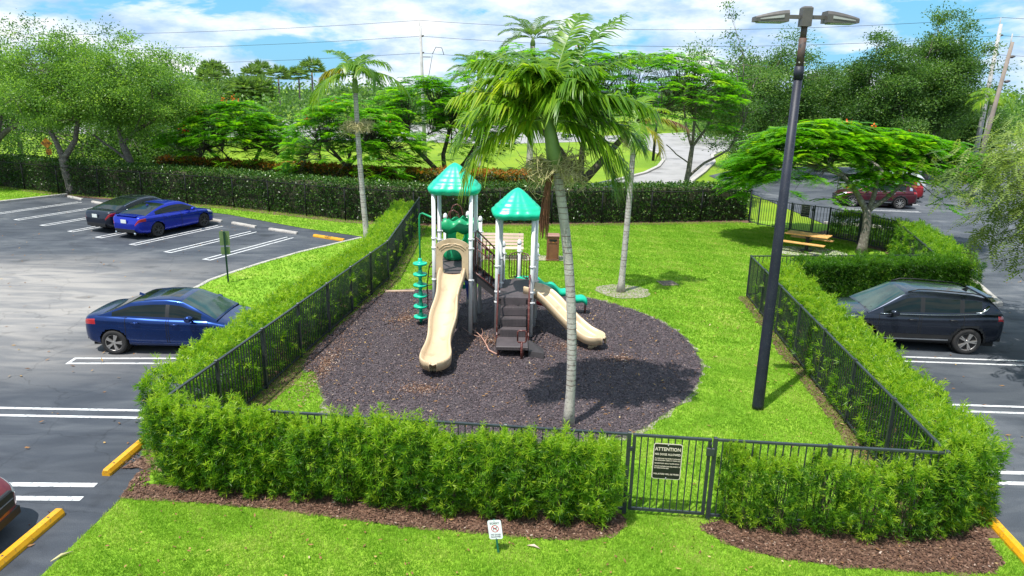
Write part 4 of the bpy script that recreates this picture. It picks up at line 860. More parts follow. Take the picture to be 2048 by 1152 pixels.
# small palms far away
fan_me = {}
def fan_crown(seed, n, L, round_):
    """ball of stiff fan leaves"""
    parts = []
    d = rand_dirs(n); d[:, 2] = np.abs(d[:, 2]) * (1 if not round_ else rng.choice([1, 1, -.5], n)); c = d * L * .55
    k = 9
    for i in range(n):
        u = nrm(np.cross(d[i], [0, 0, 1.]) + 1e-4); a = np.linspace(-1.1, 1.1, k); D = np.cos(a)[:, None] * d[i] + np.sin(a)[:, None] * u; D[:, 2] -= .25
        V, F = leaf_quads(np.tile(c[i], (k, 1)), D, L * .5, L * .09); parts.append((V, F, np.clip(rng.normal(.5, .2, k), 0, 1)))
    V, F, T = merge(parts); return np_mesh('crown', V, [F], M['palm_far'], T)
fans = [fan_crown(i, 60, 2.4, i == 1) for i in range(2)]
GF = 'small fan palms on the far side of the road'
for i, (px, pyc, Y, big_, lab) in enumerate(((437, 147, 120, 0, 'tall thin fan palm, leftmost of the far cluster of three'), (448, 149, 122, 0, 'tall thin fan palm in the middle of the far cluster of three'), (433, 163, 116, 0, 'shorter fan palm in front of the far cluster of three'), (516, 155, 124, 0, 'far fan palm, left one of a pair over the tree line'), (532, 146, 128, 0, 'far fan palm, taller right one of a pair over the tree line'), (566, 157, 124, 0, 'far fan palm just right of the pair over the tree line'), (606, 157, 128, 0, 'small far fan palm left of the slim pale palm'), (632, 143, 118, 0, 'far fan palm just left of the slim pale palm crown'),
        (484, 188, 92, 1, 'bushy cabbage palm, leftmost of the row before the tree line'), (500, 186, 90, 1, 'bushy cabbage palm, second of the row before the tree line'), (514, 189, 92, 1, 'bushy cabbage palm in the middle of the row before the tree line'), (530, 187, 91, 1, 'bushy cabbage palm, fourth of the row before the tree line'), (442, 198, 88, 1, 'round cabbage palm low beside the left flame tree'))):
    b = fb(px, Y); h = atY(px, pyc, Y)[2]; t = thing('fan_palm', lab, 'palm tree', b, rng.uniform(0, 6), GF)
    MB().tube([(0, 0, 0), (.05, 0, h * .5), (0, 0, h)], [.22, .17, .15], 8).build('trunk', M['trunk'], t); c = put('crown', fans[big_], t, loc=(0, 0, h)); c.scale = (1, 1, 1.0)
b = fb(1965, 52); h = atY(1965, 192, 52)[2]
palm('feather_palm', 'young feather palm in front of the leaning utility poles', b, [(0, 0, 0), (0, 0, h * .5), (0, 0, h - .6)], .14, .11, [(a, e, 1.7, 1.2, .8, .6) for a, e in ((0, 40), (40, 20), (90, 60), (140, 25), (180, 45), (200, 10), (250, 30), (300, 20), (335, 5))], None, shaft=.5, n=24, ll=.6, lw=.07, rings=False)
# far wood along the horizon
def far_wood():
    C = []
    for k in range(1500):
        a = rng.uniform(-.80, .85); Y = rng.uniform(135, 190); X = math.tan(a) * Y; h = 6.3 + 1.2 * math.sin(X * .06) + 1.3 * math.sin(X * .17 + 1)
        C.append((X, Y, rng.uniform(.5, 1) ** .6 * h))
    C = np.array(C); per = 42; n = len(C) * per; P = np.repeat(C, per, 0) + rng.normal(0, 1, (n, 3)) * [2.3, 1.6, 1.2]; P[:, 2] = np.maximum(P[:, 2], .2)
    V, F = leaf_quads(P, rand_dirs(n), .75 * rng.uniform(.6, 1.3, n), .5); T = np.clip(np.repeat(rng.normal(.4, .2, len(C)), per) + rng.normal(0, .12, n), 0, 1)
    o = put('far_wood', np_mesh('far_wood', V, [F], M['oak_dark'], T)); tag(o, 'dark green wood along the horizon', 'wood', None, 'stuff')
far_wood()
def mid_scrub():
    """evergreen scrub between the road and the horizon"""
    C = []
    for (x0, x1, Y0, Y1, h0) in ((380, 700, 75, 110, 5.2), (1380, 1560, 100, 120, 3.5), (-150, 400, 68, 95, 6.0), (1900, 2300, 75, 120, 8.0)):
        for k in range(90):
            px = rng.uniform(x0, x1); Y = rng.uniform(Y0, Y1); b = fb(px, Y); C.append((b[0], Y, rng.uniform(.2, 1) ** .7 * h0))
    C = np.array(C); per = 70; n = len(C) * per; P = np.repeat(C, per, 0) + rng.normal(0, 1, (n, 3)) * [1.2, 1.0, .7]; P[:, 2] = np.maximum(P[:, 2], .1)
    V, F = leaf_quads(P, rand_dirs(n), .42 * rng.uniform(.6, 1.3, n), .26); T = np.clip(np.repeat(rng.normal(.45, .2, len(C)), per) + rng.normal(0, .12, n), 0, 1)
    o = put('evergreen_scrub', np_mesh('evergreen_scrub', V, [F], M['oak_dark'], T)); tag(o, 'mixed evergreen scrub beyond the road', 'scrub', None, 'stuff')
mid_scrub()
# ---- grass blades, mulch chips
def blades(name, poly, dens, h, label, holes=(), z=.012, w=.010):
    A = np.asarray(poly)[:, :2]; area = np.prod(A.max(0) - A.min(0)); P = scatter(A, int(area * dens))
    for q in holes: P = P[~inside(q, P[:, 0], P[:, 1])]
    n = len(P); k = 3; Pr = np.repeat(np.column_stack([P, np.full(n, z)]), k, 0) + rng.normal(0, .02, (n * k, 3)) * [1, 1, 0]
    az = rng.uniform(0, 6.283, n * k); lean = rng.uniform(.15, .9, n * k); D = np.column_stack([np.cos(az) * lean, np.sin(az) * lean, np.ones(n * k)])
    D = nrm(D); S = nrm(np.cross(D, [0, 0, 1.])) ; hh = h * rng.uniform(.6, 1.3, n * k)
    V = np.stack([Pr - S * w / 2, Pr + S * w / 2, Pr + D * hh[:, None]], 1).reshape(-1, 3); F = np.arange(3 * n * k).reshape(-1, 3)
    pt = .5 + .30 * lump(np.column_stack([P, np.zeros(n)]), .9, 2.0) + .22 * lump(np.column_stack([P, np.zeros(n)]), 2.3, .4)
    T = np.clip(np.repeat(pt, k) + rng.normal(0, .17, n * k), 0, 1)
    o = put(name, np_mesh(name, V, [F], M['grassblade'], T)); tag(o, label, 'grass', None, 'stuff')
hol = [mulch, bed1, bed2]
fr_view = [(-6.5, 7.6), (-6.42, 10.45), LC, G0, G1, RC, (8.0, 9.6), (8.05, 7.6)]
blades('grass', fr_view, 2300, .045, 'short bright lawn grass in front of the fence', [bed1, bed2], w=.008)
yard_view = [LC, LB, LF, (0, 36.2), (12.5, 38.5), (16, 34), (14.5, 24.6), (8.4, 23.6), RC, G1, G0]
near_y = [LC, [-5.2, 18], [7.6, 18], RC, G1, G0]
blades('grass', near_y, 1100, .045, 'bright lawn grass between the mulch and the right fence', [mulch], w=.011)
blades('grass', [[-5.2, 18], LB, LF, (0, 36.2), (12.5, 38.5), (16.5, 33.5), (14.7, 24.6), (8.2, 23.6), [7.6, 18]], 420, .06, 'bright lawn grass behind the play structure', [mulch], w=.02)
blades('grass', lawn_l, 130, .06, 'bright lawn grass beside the left parking lot', [], w=.026, z=.02)
def chips(name, poly, dens, size, mat, label, z, bias=.35):
    P = scatter(poly, int(np.prod(np.ptp(np.asarray(poly)[:, :2], axis=0)) * dens)); n = len(P)
    Q = np.column_stack([P, z + rng.uniform(0, .018, n)]); D = nrm(rand_dirs(n) * [1, 1, .35]); V, F = leaf_quads(Q, D, size * rng.uniform(.5, 1.4, n), size * .5 * rng.uniform(.5, 1.2, n), side=nrm(np.cross(D, rand_dirs(n) * .4 + [0, 0, 1.])))
    T = np.clip(rng.beta(1.5, 2.6, n) * .9 + .0, 0, 1); T = np.where(rng.uniform(0, 1, n) < .025, rng.uniform(.85, 1, n), T)
    o = put(name, np_mesh(name, V, [F], mat, T)); tag(o, label, 'mulch', None, 'stuff')
chips('rubber_chips', mulch, 1700, .05, M['chip'], 'dark rubber mulch chips under the play structure', .030)
chips('bark_chips', bed1, 1500, .06, M['barkchip'], 'brown bark chips below the long front row of shrubs', .026)
chips('bark_chips', bed2, 1500, .06, M['barkchip'], 'brown bark chips below the short front row of shrubs', .026)
chips('bark_chips', [RC + [-.3, 0], RF + [-.3, 0], RF + [1, 0], RC + [1, 0]], 500, .06, M['barkchip'], 'brown bark chips along the right fence', .025)
chips('bark_chips', [LC + [.45, .3], LB + [.45, 0], LB + [-1, 0], LC + [-1, .3]], 500, .06, M['barkchip'], 'brown bark chips along the left fence', .025)

# dry leaves and worn debris lying about
M['litter'] = leafmat('dry_leaf', [(0, (.10, .045, .02)), (.5, (.26, .13, .05)), (.85, (.42, .28, .10)), (1, (.55, .45, .28))], 0.1, .8)
def litter(name, poly, n, size, label, z=.03):
    P = scatter(poly, n); n = len(P); Q = np.column_stack([P, z + rng.uniform(0, .03, n)]); D = nrm(rand_dirs(n) * [1, 1, .3])
    V, F = leaf_quads(Q, D, size * rng.uniform(.5, 1.4, n), size * .45, side=nrm(np.cross(D, rand_dirs(n) * .3 + [0, 0, 1.]))); o = put(name, np_mesh(name, V, [F], M['litter'], rng.beta(1.6, 1.8, n))); tag(o, label, 'leaf litter', None, 'stuff')
litter('fallen_leaves', [(-6.4, 7.6), (-6.3, 10.3), (1.9, 9.6), (8, 9.5), (8, 7.6)], 260, .07, 'dry leaves scattered on the front lawn', .045)
litter('fallen_leaves', mulch, 520, .08, 'dry leaves scattered on the rubber mulch', .04)
litter('fallen_leaves', yard_view, 900, .09, 'dry leaves scattered on the playground lawn', .05)
litter('fallen_leaves', [(9.2, 9), (9.6, 20), (16.5, 22.5), (20.5, 34), (22, 34), (22, 9)], 240, .10, 'dry leaves scattered on the right drive', .01)
litter('fallen_leaves', [(-26, 8), (-26, 38), (-12, 34), (-11, 20), (-7, 18), (-6.8, 8)], 420, .10, 'dry leaves scattered on the left lot', .01)
def patch_chips(cx, cy, rx, ry, n, label):
    a = rng.uniform(0, 6.283, n); r = np.abs(rng.normal(0, .55, n)); P = np.column_stack([cx + rx * r * np.cos(a), cy + ry * r * np.sin(a)]); Q = np.column_stack([P, .036 + rng.uniform(0, .02, n)]); D = nrm(rand_dirs(n) * [1, 1, .3])
    V, F = leaf_quads(Q, D, .055 * rng.uniform(.4, 1.4, n), .03, side=nrm(np.cross(D, rand_dirs(n) * .3 + [0, 0, 1.]))); o = put('mulch_chips', np_mesh('mulch_chips', V, [F], M['barkchip'], np.clip(rng.normal(.6, .25, n), 0, 1))); tag(o, label, 'mulch', None, 'stuff')
for cx, cy, rx, ry, n, lab in ((-.5, 18.3, .9, .6, 900, 'tan bark chips mixed into the mulch beside the steps'), (-3.2, 20.2, .9, 1.2, 1200, 'tan bark chips along the mulch edge by the pod climber'), (1.6, 18.0, .7, .5, 600, 'tan bark chips before the right slide'), (-2.0, 15.0, .9, .5, 700, 'tan bark chips worn loose below the left slide'), (-4.6, 16.5, .5, 3.0, 1800, 'tan bark chips drifting in from the left fence'), (2.9, 17.2, .6, .5, 500, 'tan bark chips beyond the end of the right slide')):
    patch_chips(cx, cy, rx, ry, n, lab)
# ================================================================== PLAY STRUCTURE
M['pl_green'] = pm('green_plastic', (.006, .52, .30), (.006, .46, .265), 1.2, .34, spec=.5)
M['pl_green2'] = pm('deep_green_plastic', (.006, .30, .115), (.005, .25, .10), 1.5, .38)
M['pl_tan'] = pm('tan_plastic', (.60, .455, .29), (.53, .395, .25), 1.5, .34, c3=(.45, .33, .21), s3=3.5)
M['pl_white'] = pm('post_paint', (.70, .70, .70), (.62, .62, .63), 4.0, .4)
M['pl_brown'] = pm('brown_tube', (.115, .028, .022), (.085, .020, .017), 4.0, .35, c3=(.2, .10, .09), s3=20)
M['pl_blue'] = pm('blue_plastic', (.01, .05, .32), None, 3, .4)
M['pl_red'] = pm('red_plastic', (.45, .02, .03), None, 3, .4)
M['pl_deep'] = pm('brown_panel', (.12, .085, .06), (.09, .065, .05), 4, .5)
def deckmat():
    m, nt, b = newmat('deck_mesh'); t = nd(nt, 'ShaderNodeTexCoord'); b.inputs['Roughness'].default_value = .6
    ck = nd(nt, 'ShaderNodeTexVoronoi', i_Scale=26.0); ck.inputs['Randomness'].default_value = 0.0; lk(nt, t.outputs['Object'], ck.inputs['Vector'])
    r = ramp(nt, [(.30, (.012, .011, .012)), (.36, (.072, .060, .064))], ck.outputs['Distance']); n = nd(nt, 'ShaderNodeTexNoise', i_Scale=3.0, i_Detail=4.0); lk(nt, t.outputs['Object'], n.inputs['Vector'])
    rn = ramp(nt, [(.3, (.8, .8, .8)), (.7, (1.2, 1.15, 1.15))], n.outputs['Fac']); mx = nd(nt, 'ShaderNodeMix', data_type='RGBA', blend_type='MULTIPLY'); mx.inputs[0].default_value = 1
    lk(nt, r.outputs[0], mx.inputs[6]); lk(nt, rn.outputs[0], mx.inputs[7]); lk(nt, mx.outputs[2], b.inputs['Base Color']); return m
M['deck'] = deckmat()
M['deck_side'] = pm('deck_edge', (.040, .034, .036), (.03, .026, .028), 5, .6)
PS = thing('play_structure', 'green roofed play structure with two tan slides in the dark mulch', 'play structure', (-.6, 19.3, 0))
def pbuild(mb, name, mat, parent=None, recalc=False): return mb.build(name, M[mat], PS, world=True, recalc=recalc)
def sub(mb, name, mat, parent, recalc=False): return mb.build(name, M[mat], parent, recalc=recalc)
PA = dict(FL=(-2.16, 18.86), FR=(-1.15, 18.84), BR=(-1.08, 19.92), BL=(-2.12, 19.95))
PBk = dict(B1=(-2.08, 21.25), B2=(-1.42, 21.72), B3=(-.99, 20.85))
PC = dict(FL=(-.42, 18.80), FR=(.55, 18.77), BL=(-.34, 19.75), BR=(.66, 19.72))
PCb = dict(L=(-.28, 20.6), A=(.20, 20.95), R=(.72, 20.5))
def post(xy, h, cap=False, collars=()):
    m = MB().tube([(xy[0], xy[1], 0), (xy[0], xy[1], h)], .056, 14); p = pbuild(m, 'post', 'pl_white')
    if cap: sub(MB().lathe([(.066, h - .06), (.07, h - .02), (.066, h), (.058, h + .045), (.035, h + .085), (.005, h + .10)], (xy[0], xy[1], 0), 14), 'post_cap', 'pl_white', p)
    for z in collars: sub(MB().lathe([(.058, z - .028), (.07, z - .024), (.07, z + .024), (.058, z + .028)], (xy[0], xy[1], 0), 14).box((xy[0] + .07, xy[1], z), (.05, .04, .04)), 'collar', 'pl_white', p)
for k, q in PA.items(): post(q, 4.05, False, (1.62, 2.52, 2.78))
for k, q in PC.items(): post(q, 3.45 if k != 'BR' else 3.45, False, (1.02, 1.32, 2.05))
for k, q in PBk.items(): post(q, 2.98, True, (1.7, 2.6))
for k, q in PCb.items(): post(q, 2.28, True, (1.0, 1.2, 2.0))
def roof(cx, cy, z0, half, h, rz, rib=8):
    prof = [(.60, -.01), (.93, -.03), (1.0, .03), (1.03, .09), (1.0, .15), (.925, .19), (.90, .215), (.875, .255), (.81, .295), (.765, .32), (.745, .35), (.70, .39), (.645, .42), (.615, .445), (.58, .48), (.52, .515), (.485, .545), (.44, .58), (.38, .615), (.335, .645), (.27, .68), (.19, .712), (.12, .737), (.02, .757)]
    n = 64; m = MB(); G = []
    for r, z in prof:
        row = []
        for k in range(n):
            a = 2 * math.pi * k / n; ca, sa = math.cos(a), math.sin(a); e = 4.2
            q = (abs(ca) ** e + abs(sa) ** e) ** (-1 / e); q = q * (1 - .25 * (1 - min(1, r * 1.2))) 
            w = 1 + .012 * math.cos(a * rib * 2) * min(1, r * 2)
            row.append((cx + half * r * q * w * math.cos(a + rz), cy + half * r * q * w * math.sin(a + rz), z0 + z / .755 * h + .012 * math.cos(a * rib * 2) * (r > .9)))
        G.append(row)
    m.grid(G, closeu=True); m.f.append(tuple(range(n))[::-1]); m.sm.append(False)
    return pbuild(m, 'roof', 'pl_green', recalc=True)
roof(-1.63, 19.39, 4.0, .70, .78, 0.02); roof(.11, 19.26, 3.39, .69, .76, .10)
def slab(poly, z, t, name='deck'):
    m = MB().prism(poly, z - .05, z); o = pbuild(m, name, 'deck')
    sub(MB().prism([(np.array(p) - np.mean(poly, 0)) * .985 + np.mean(poly, 0) for p in poly], z - t, z - .052), 'deck_rim', 'deck_side', o); return o
slab([(-2.16, 18.82), (-1.12, 18.80), (-1.06, 19.95), (-.98, 20.85), (-1.42, 21.7), (-2.08, 21.25), (-2.13, 19.95)], 1.83, .22)
slab([(-.42, 18.72), (.56, 18.70), (.68, 19.74), (.74, 20.5), (.20, 20.95), (-.28, 20.6), (-.36, 19.77)], 1.18, .20)
# tan arch over the first slide
def arch_panel():
    cx, y = -1.655, 18.80; n = 20; outer, inner = [], []
    for k in range(n + 1):
        t = k / n; a = math.pi * (1 - t); inner.append((.265 * math.cos(a), 2.23 + .265 * math.sin(a)))
        x = -.445 + .89 * t; outer.append((x, 2.62 + .17 * math.sin(math.pi * t) ** .8))
    inner = [(-.265, 1.80)] + inner + [(.265, 1.80)]; outer = [(-.445, 1.62)] + outer + [(.445, 1.62)]
    m = MB(); th = .055
    for yy in (0, th): m.add([(cx + x, y + yy, z) for x, z in outer] + [(cx + x, y + yy, z) for x, z in inner], [(i, i + 1, n + 3 + i + 1, n + 3 + i) for i in range(n + 2)])
    for L_ in (outer, inner): m.add([(cx + x, y, z) for x, z in L_] + [(cx + x, y + th, z) for x, z in L_], [(i, i + 1, n + 3 + i + 1, n + 3 + i) for i in range(n + 2)])
    p = pbuild(m, 'arch_panel', 'pl_tan', recalc=True)
    # raised leaf-like bands on the arch
    for s in (-1, 1):
        sub(MB().tube([(cx + s * .37, y - .004, 2.48), (cx + s * .25, y - .004, 2.60), (cx + s * .08, y - .004, 2.645), (cx - s * .05, y - .004, 2.625)], [.008, .018, .018, .006], 6), 'moulded_band', 'pl_tan', p)
        sub(MB().tube([(cx + s * .32, y - .004, 2.44), (cx + s * .2, y - .004, 2.555), (cx + s * .03, y - .004, 2.585), (cx - s * .08, y - .004, 2.66)], [.006, .014, .014, .005], 6), 'moulded_band', 'pl_tan', p)
        sub(MB().lathe([(.016, 0), (.013, -.012), (.004, -.016)], (cx + s * .40, y, 2.55), 8, 'Y'), 'bolt', 'pl_brown', p)
arch_panel()
# slides
def slide(path, w, hw, label=None, endlen=.42, bumps=False):
    P = np.asarray(path, float); t = np.linspace(0, 1, len(P)); u = np.linspace(0, 1, 46)
    Q = np.stack([np.interp(u, t, P[:, k]) for k in range(3)], 1)
    for _ in range(6): Q[1:-1] = Q[1:-1] * .5 + (Q[:-2] + Q[2:]) * .25
    T = nrm(np.gradient(Q, axis=0)); S = nrm(np.cross(T, [0, 0, 1.])); U = np.cross(S, T)
    d = np.concatenate([[0], np.cumsum(np.linalg.norm(np.diff(Q, axis=0), axis=1))]); tot = d[-1]
    G = []; 
    for i in range(len(Q)):
        e = (d[i] - (tot - endlen)) / endlen; k = 1.0; fl = 0.0
        if e > 0: k = math.sqrt(max(0.0, 1 - (e * .985) ** 2)); fl = e
        W = w * (1 + .13 * max(0, min(1, (d[i] - tot * .72) / (tot * .2)))) + (.03 * math.sin(d[i] * 4.5) if bumps else 0)
        rimh = hw; floor_up = hw * .92 * max(0, fl - .55) / .45 if fl > .55 else 0
        sec = [(-W * k - .045, -.02 - .02), (-W * k - .05, rimh - .02), (-W * k - .03, rimh + .018), (-W * k + .005, rimh + .01), (-W * k * .97 + .035 * k, rimh * .45 + floor_up * .5), (-W * .72 * k, .02 + floor_up), (-W * .35 * k, floor_up), (0, -.006 + floor_up), (W * .35 * k, floor_up), (W * .72 * k, .02 + floor_up), (W * k * .97 - .035 * k, rimh * .45 + floor_up * .5), (W * k - .005, rimh + .01), (W * k + .03, rimh + .018), (W * k + .05, rimh - .02), (W * k + .045, -.04)]
        G.append([Q[i] + S[i] * a + (U[i] if fl <= 0 else nrm(U[i] * (1 - fl * .3) + np.array([0, 0, fl * .3]))) * b for a, b in sec])
    # rounded lip closing the end
    c = Q[-1]; lip = [c + T[-1] * .055 + S[-1] * (G[-1][j] - c) @ S[-1] * 1.0 + U[-1] * ((G[-1][j] - c) @ U[-1]) for j in range(15)]
    G.append([c + T[-1] * .05 + (G[-1][j] - c) * np.array([1, 1, .82]) for j in range(15)])
    m = MB().grid(G); o = pbuild(m, 'slide', 'pl_tan')
    fl_ = o.data; 
    md = o.modifiers.new('thick', 'SOLIDIFY'); md.thickness = .014; md.offset = -1
    c = Q[-7]; sub(MB().box((c[0], c[1], c[2] / 2 - .07), (.30, .10, max(.06, c[2] - .14)), math.atan2(T[-1][1], T[-1][0]) - math.pi / 2), 'slide_foot', 'pl_tan', o)
    return o
slide([(-1.655, 18.98, 1.80), (-1.66, 18.72, 1.79), (-1.68, 18.45, 1.62), (-1.73, 17.9, 1.22), (-1.78, 17.4, .86), (-1.82, 16.95, .54), (-1.84, 16.5, .33), (-1.84, 16.1, .27), (-1.84, 15.62, .26)], .29, .17, bumps=True)
slide([(.50, 19.42, 1.20), (.78, 19.22, 1.19), (1.02, 19.02, 1.06), (1.35, 18.74, .78), (1.7, 18.44, .50), (2.0, 18.19, .31), (2.2, 18.02, .25), (2.46, 17.80, .24)], .27, .17)
# steps up to the low deck
def steps():
    x0, x1 = -.30, .40; zs = [.96, .74, .52]; ys = [18.70, 18.43, 18.17, 17.90]
    for k, z in enumerate(zs):
        yb, yf = ys[k], ys[k + 1]
        o = pbuild(MB().box(((x0 + x1) / 2, (yb + yf) / 2, z - .02), (x1 - x0, yb - yf, .04)), 'step', 'deck')
        sub(MB().box(((x0 + x1) / 2, yb - .012, z + .11), (x1 - x0, .02, .18)), 'riser', 'deck', o)
    o = pbuild(MB().box(((x0 + x1) / 2, ys[3] - .012, .41), (x1 - x0, .02, .18)), 'riser', 'deck')
    o = pbuild(MB().bbox((.03, 17.50, .275), (.84, .76, .10), 0, .02), 'step_platform', 'deck')
    for x in (-.33, .32): sub(MB().tube([(x, 17.2, 0), (x, 17.2, .24)], .026, 8), 'platform_leg', 'pl_brown', o)
    # wedge step on the right
    m = MB(); poly = [(.44, 17.78, .30), (.44, 17.14, .30), (.78, 17.14, .06), (.78, 17.55, .06)]
    V = [(.46, 17.80, .30), (.46, 17.16, .20), (.86, 17.10, .16), (.86, 17.42, .16), (.46, 17.80, 0), (.46, 17.12, 0), (.86, 17.06, 0), (.86, 17.42, 0)]
    m.add(V, [(0, 1, 2, 3), (0, 4, 5, 1), (1, 5, 6, 2), (2, 6, 7, 3), (3, 7, 4, 0)]); pbuild(m, 'wedge_step', 'deck_side', recalc=True)
    for x in (-.385, .465):
        r = MB().tube([(x, 17.85, 0.08), (x, 17.92, .85), (x + .01, 18.35, 1.5), (x + .02, 18.62, 1.86), (x + .02, 18.72, 1.80)], .024, 8).tube([(x, 17.72, .26), (x, 18.65, 1.12)], .022, 8)
        o = pbuild(r, 'hand_rail', 'pl_brown')
        sub(MB().prism([(17.80, .22), (18.66, 1.05), (18.66, 1.18), (17.80, .40)], x - .012, x + .012, Matrix(((0, 0, 1, 0), (1, 0, 0, 0), (0, 1, 0, 0), (0, 0, 0, 1)))), 'stringer', 'pl_brown', o)
    hp = [(.17, .42), (.17, .66), (.20, .70), (.36, .70), (.39, .66), (.39, .42), (.36, .385), (.20, .385), (.17, .42)]
    pbuild(MB().tube([(x, 17.02, z + .1) for x, z in hp], .021, 8).tube([(.28, 17.02, 0), (.28, 17.02, .49)], .032, 8), 'grab_loop', 'pl_brown')
steps()
# ramp with barrier between the two decks
def stair_ramp():
    a0, a1 = np.array([-1.12, 19.42, 1.80]), np.array([-.40, 19.32, 1.16])
    m = MB(); 
    for k in range(3):
        t0, t1 = k / 3, (k + 1) / 3; p = a0 + (a1 - a0) * (t0 + t1) / 2; z = 1.80 - .16 * (k + 1)
        m.box((p[0], 19.40, z), (.27, .80, .05)).box((p[0] - .12, 19.40, z + .08), (.02, .80, .14))
    pbuild(m, 'stair', 'deck')
    for y in (18.95, 19.82):
        pbuild(MB().add([(-1.10, y, 1.84), (-.42, y, 1.30), (-.42, y, 1.06), (-1.10, y, 1.60), (-1.10, y + .03, 1.84), (-.42, y + .03, 1.30), (-.42, y + .03, 1.06), (-1.10, y + .03, 1.60)], [(0, 1, 2, 3), (7, 6, 5, 4), (0, 4, 5, 1), (2, 6, 7, 3), (1, 5, 6, 2), (0, 3, 7, 4)]), 'stair_beam', 'deck_side')
        pa, pb_ = (-1.07, y - .02, 1.86), (-.46, y - .02, 1.36); up = .98
        r = pbuild(MB().tube([pa, (pa[0], pa[1], pa[2] + up - .05), (pa[0] + .03, pa[1], pa[2] + up), (pb_[0], pb_[1], pb_[2] + up - .06)], .022, 8).tube([(pa[0], pa[1], pa[2] + up - .28), (pb_[0], pb_[1], pb_[2] + up - .30)], .016, 6).tube([pa, pb_], .018, 6).tube([pb_, (pb_[0], pb_[1], pb_[2] + up - .06)], .02, 6), 'stair_rail', 'pl_brown')
        for k in range(1, 6):
            t = k / 6; q = np.array(pa) + (np.array(pb_) - np.array(pa)) * t; sub(MB().tube([q, q + [0, 0, up - .05 - .02 * t]], .013, 6), 'baluster', 'pl_brown', r)
stair_ramp()
# brown panels and bar loops around the low deck
for (a, b) in ((PC['BL'], PCb['L']), (PC['BR'], PCb['R'])):
    a, b = np.array(a), np.array(b); Mx = Matrix(((b[0] - a[0], 0, (b[1] - a[1]) * 0, a[0]), (b[1] - a[1], 0, 0, a[1]), (0, 1, 0, 0), (0, 0, 0, 1)))
    outl = [(.12, 1.22), (.88, 1.22), (.92, 1.4), (.9, 1.9), (.75, 2.08), (.5, 2.13), (.25, 2.08), (.1, 1.9), (.08, 1.4)]
    n_ = nrm(np.array([b[1] - a[1], -(b[0] - a[0])])); V = [np.array([a[0] + (b[0] - a[0]) * t, a[1] + (b[1] - a[1]) * t, z]) + np.append(n_ * s, 0) for s in (-.018, .018) for t, z in outl]; k = len(outl)
    pbuild(MB().add(V, [tuple(range(k)), tuple(range(2 * k - 1, k - 1, -1))] + [(i, (i + 1) % k, k + (i + 1) % k, k + i) for i in range(k)]), 'side_panel', 'pl_deep', recalc=True)
for (a, b, t0, t1) in ((PCb['A'], PCb['L'], .14, .62), (PCb['A'], PCb['R'], .14, .60)):
    a, b = np.array(a), np.array(b); P_ = lambda t, z: np.append(a + (b - a) * t, z)
    m = MB().tube([P_(t0, 1.22), P_(t0, 1.93), P_(t0 + .05, 1.98), P_(t1 - .08, 1.96), P_(t1, 1.86), P_(t1, 1.28), P_(t1 - .05, 1.22), P_(t0, 1.22)], .017, 6); o = pbuild(m, 'bar_loop', 'pl_brown')
    for t in (t0 + (t1 - t0) * .33, t0 + (t1 - t0) * .66): sub(MB().tube([P_(t, 1.22), P_(t, 1.97)], .014, 6), 'bar', 'pl_brown', o)
# green wall with a round window at the back of the tall deck
def green_wall(a, b, y0, z0, z1, hole, name, mat='pl_green2'):
    a, b = np.array(a, float), np.array(b, float); n = 28; out, inn = [], []
    cx, cz, r = hole
    for k in range(n):
        ang = 2 * math.pi * k / n; c_, s_ = math.cos(ang), math.sin(ang); inn.append((cx + r * c_, cz + r * s_))
        q = 1 / max(abs(c_) / .5, abs(s_) / ((z1 - z0) / 2)); x, z = .5 + q * c_, (z0 + z1) / 2 + q * s_
        if s_ > .5: z += .045 * math.sin(x * 18)
        out.append((x, z))
    L = np.linalg.norm(b - a); nv = np.append(np.array([b[1] - a[1], -(b[0] - a[0])]) / L, 0)
    W = lambda x, z, s: np.append(a + (b - a) * x, z) + nv * s
    m = MB()
    for s in (0, .05): m.add([W(x, z, s) for x, z in out] + [W(x, z, s) for x, z in inn], [(i, (i + 1) % n, n + (i + 1) % n, n + i) for i in range(n)])
    for L_ in (out, inn): m.add([W(x, z, 0) for x, z in L_] + [W(x, z, .05) for x, z in L_], [(i, (i + 1) % n, n + (i + 1) % n, n + i) for i in range(n)])
    return pbuild(m, name, mat, recalc=True)
green_wall((-2.06, 21.2), (-1.42, 21.68), 0, 1.84, 2.92, (.62, 2.36, .20), 'wall_panel')
green_wall((-1.40, 21.66), (-1.0, 20.9), 0, 1.84, 2.92, (.5, 2.4, .12), 'wall_panel')
m = MB(); G = []
for i in range(25):
    x = -2.14 + 1.02 * i / 24; z = 2.86 + .05 * math.sin(x * 15); G.append([(x, 20.55, 2.62 + .04 * math.sin(x * 14)), (x, 20.49, 2.74), (x, 20.52, z + .04), (x, 20.62, z + .10), (x, 20.75, z + .06), (x, 20.8, z - .1)])
o = pbuild(m.grid(G), 'wavy_canopy', 'pl_green2'); md = o.modifiers.new('thick', 'SOLIDIFY'); md.thickness = .03
pbuild(MB().lathe([(.02, 1.85), (.30, 1.85), (.33, 1.95), (.33, 2.05), (.30, 2.2), (.28, 2.22)], (-1.75, 20.5, 0), 24), 'green_barrel', 'pl_green2')
# pod climber
px_, py_ = -2.66, 19.68
m = MB().tube([(px_, py_, 0), (px_, py_, 3.22), (px_ + .03, py_, 3.30), (px_ + .10, py_ - .05, 3.33), (-2.2, 18.95, 3.33)], .026, 8); pc_ = pbuild(m, 'climber_pole', 'pl_green2')
prof = [(.045, -.15), (.06, -.08), (.10, -.045), (.19, -.03), (.21, .0), (.20, .03), (.17, .025), (.12, .02), (.075, .05), (.055, .12), (.05, .16)]
for z in (.26, .58, .90, 1.22, 1.54, 1.86): sub(MB().lathe(prof, (px_, py_, z), 20), 'pod', 'pl_green', pc_)
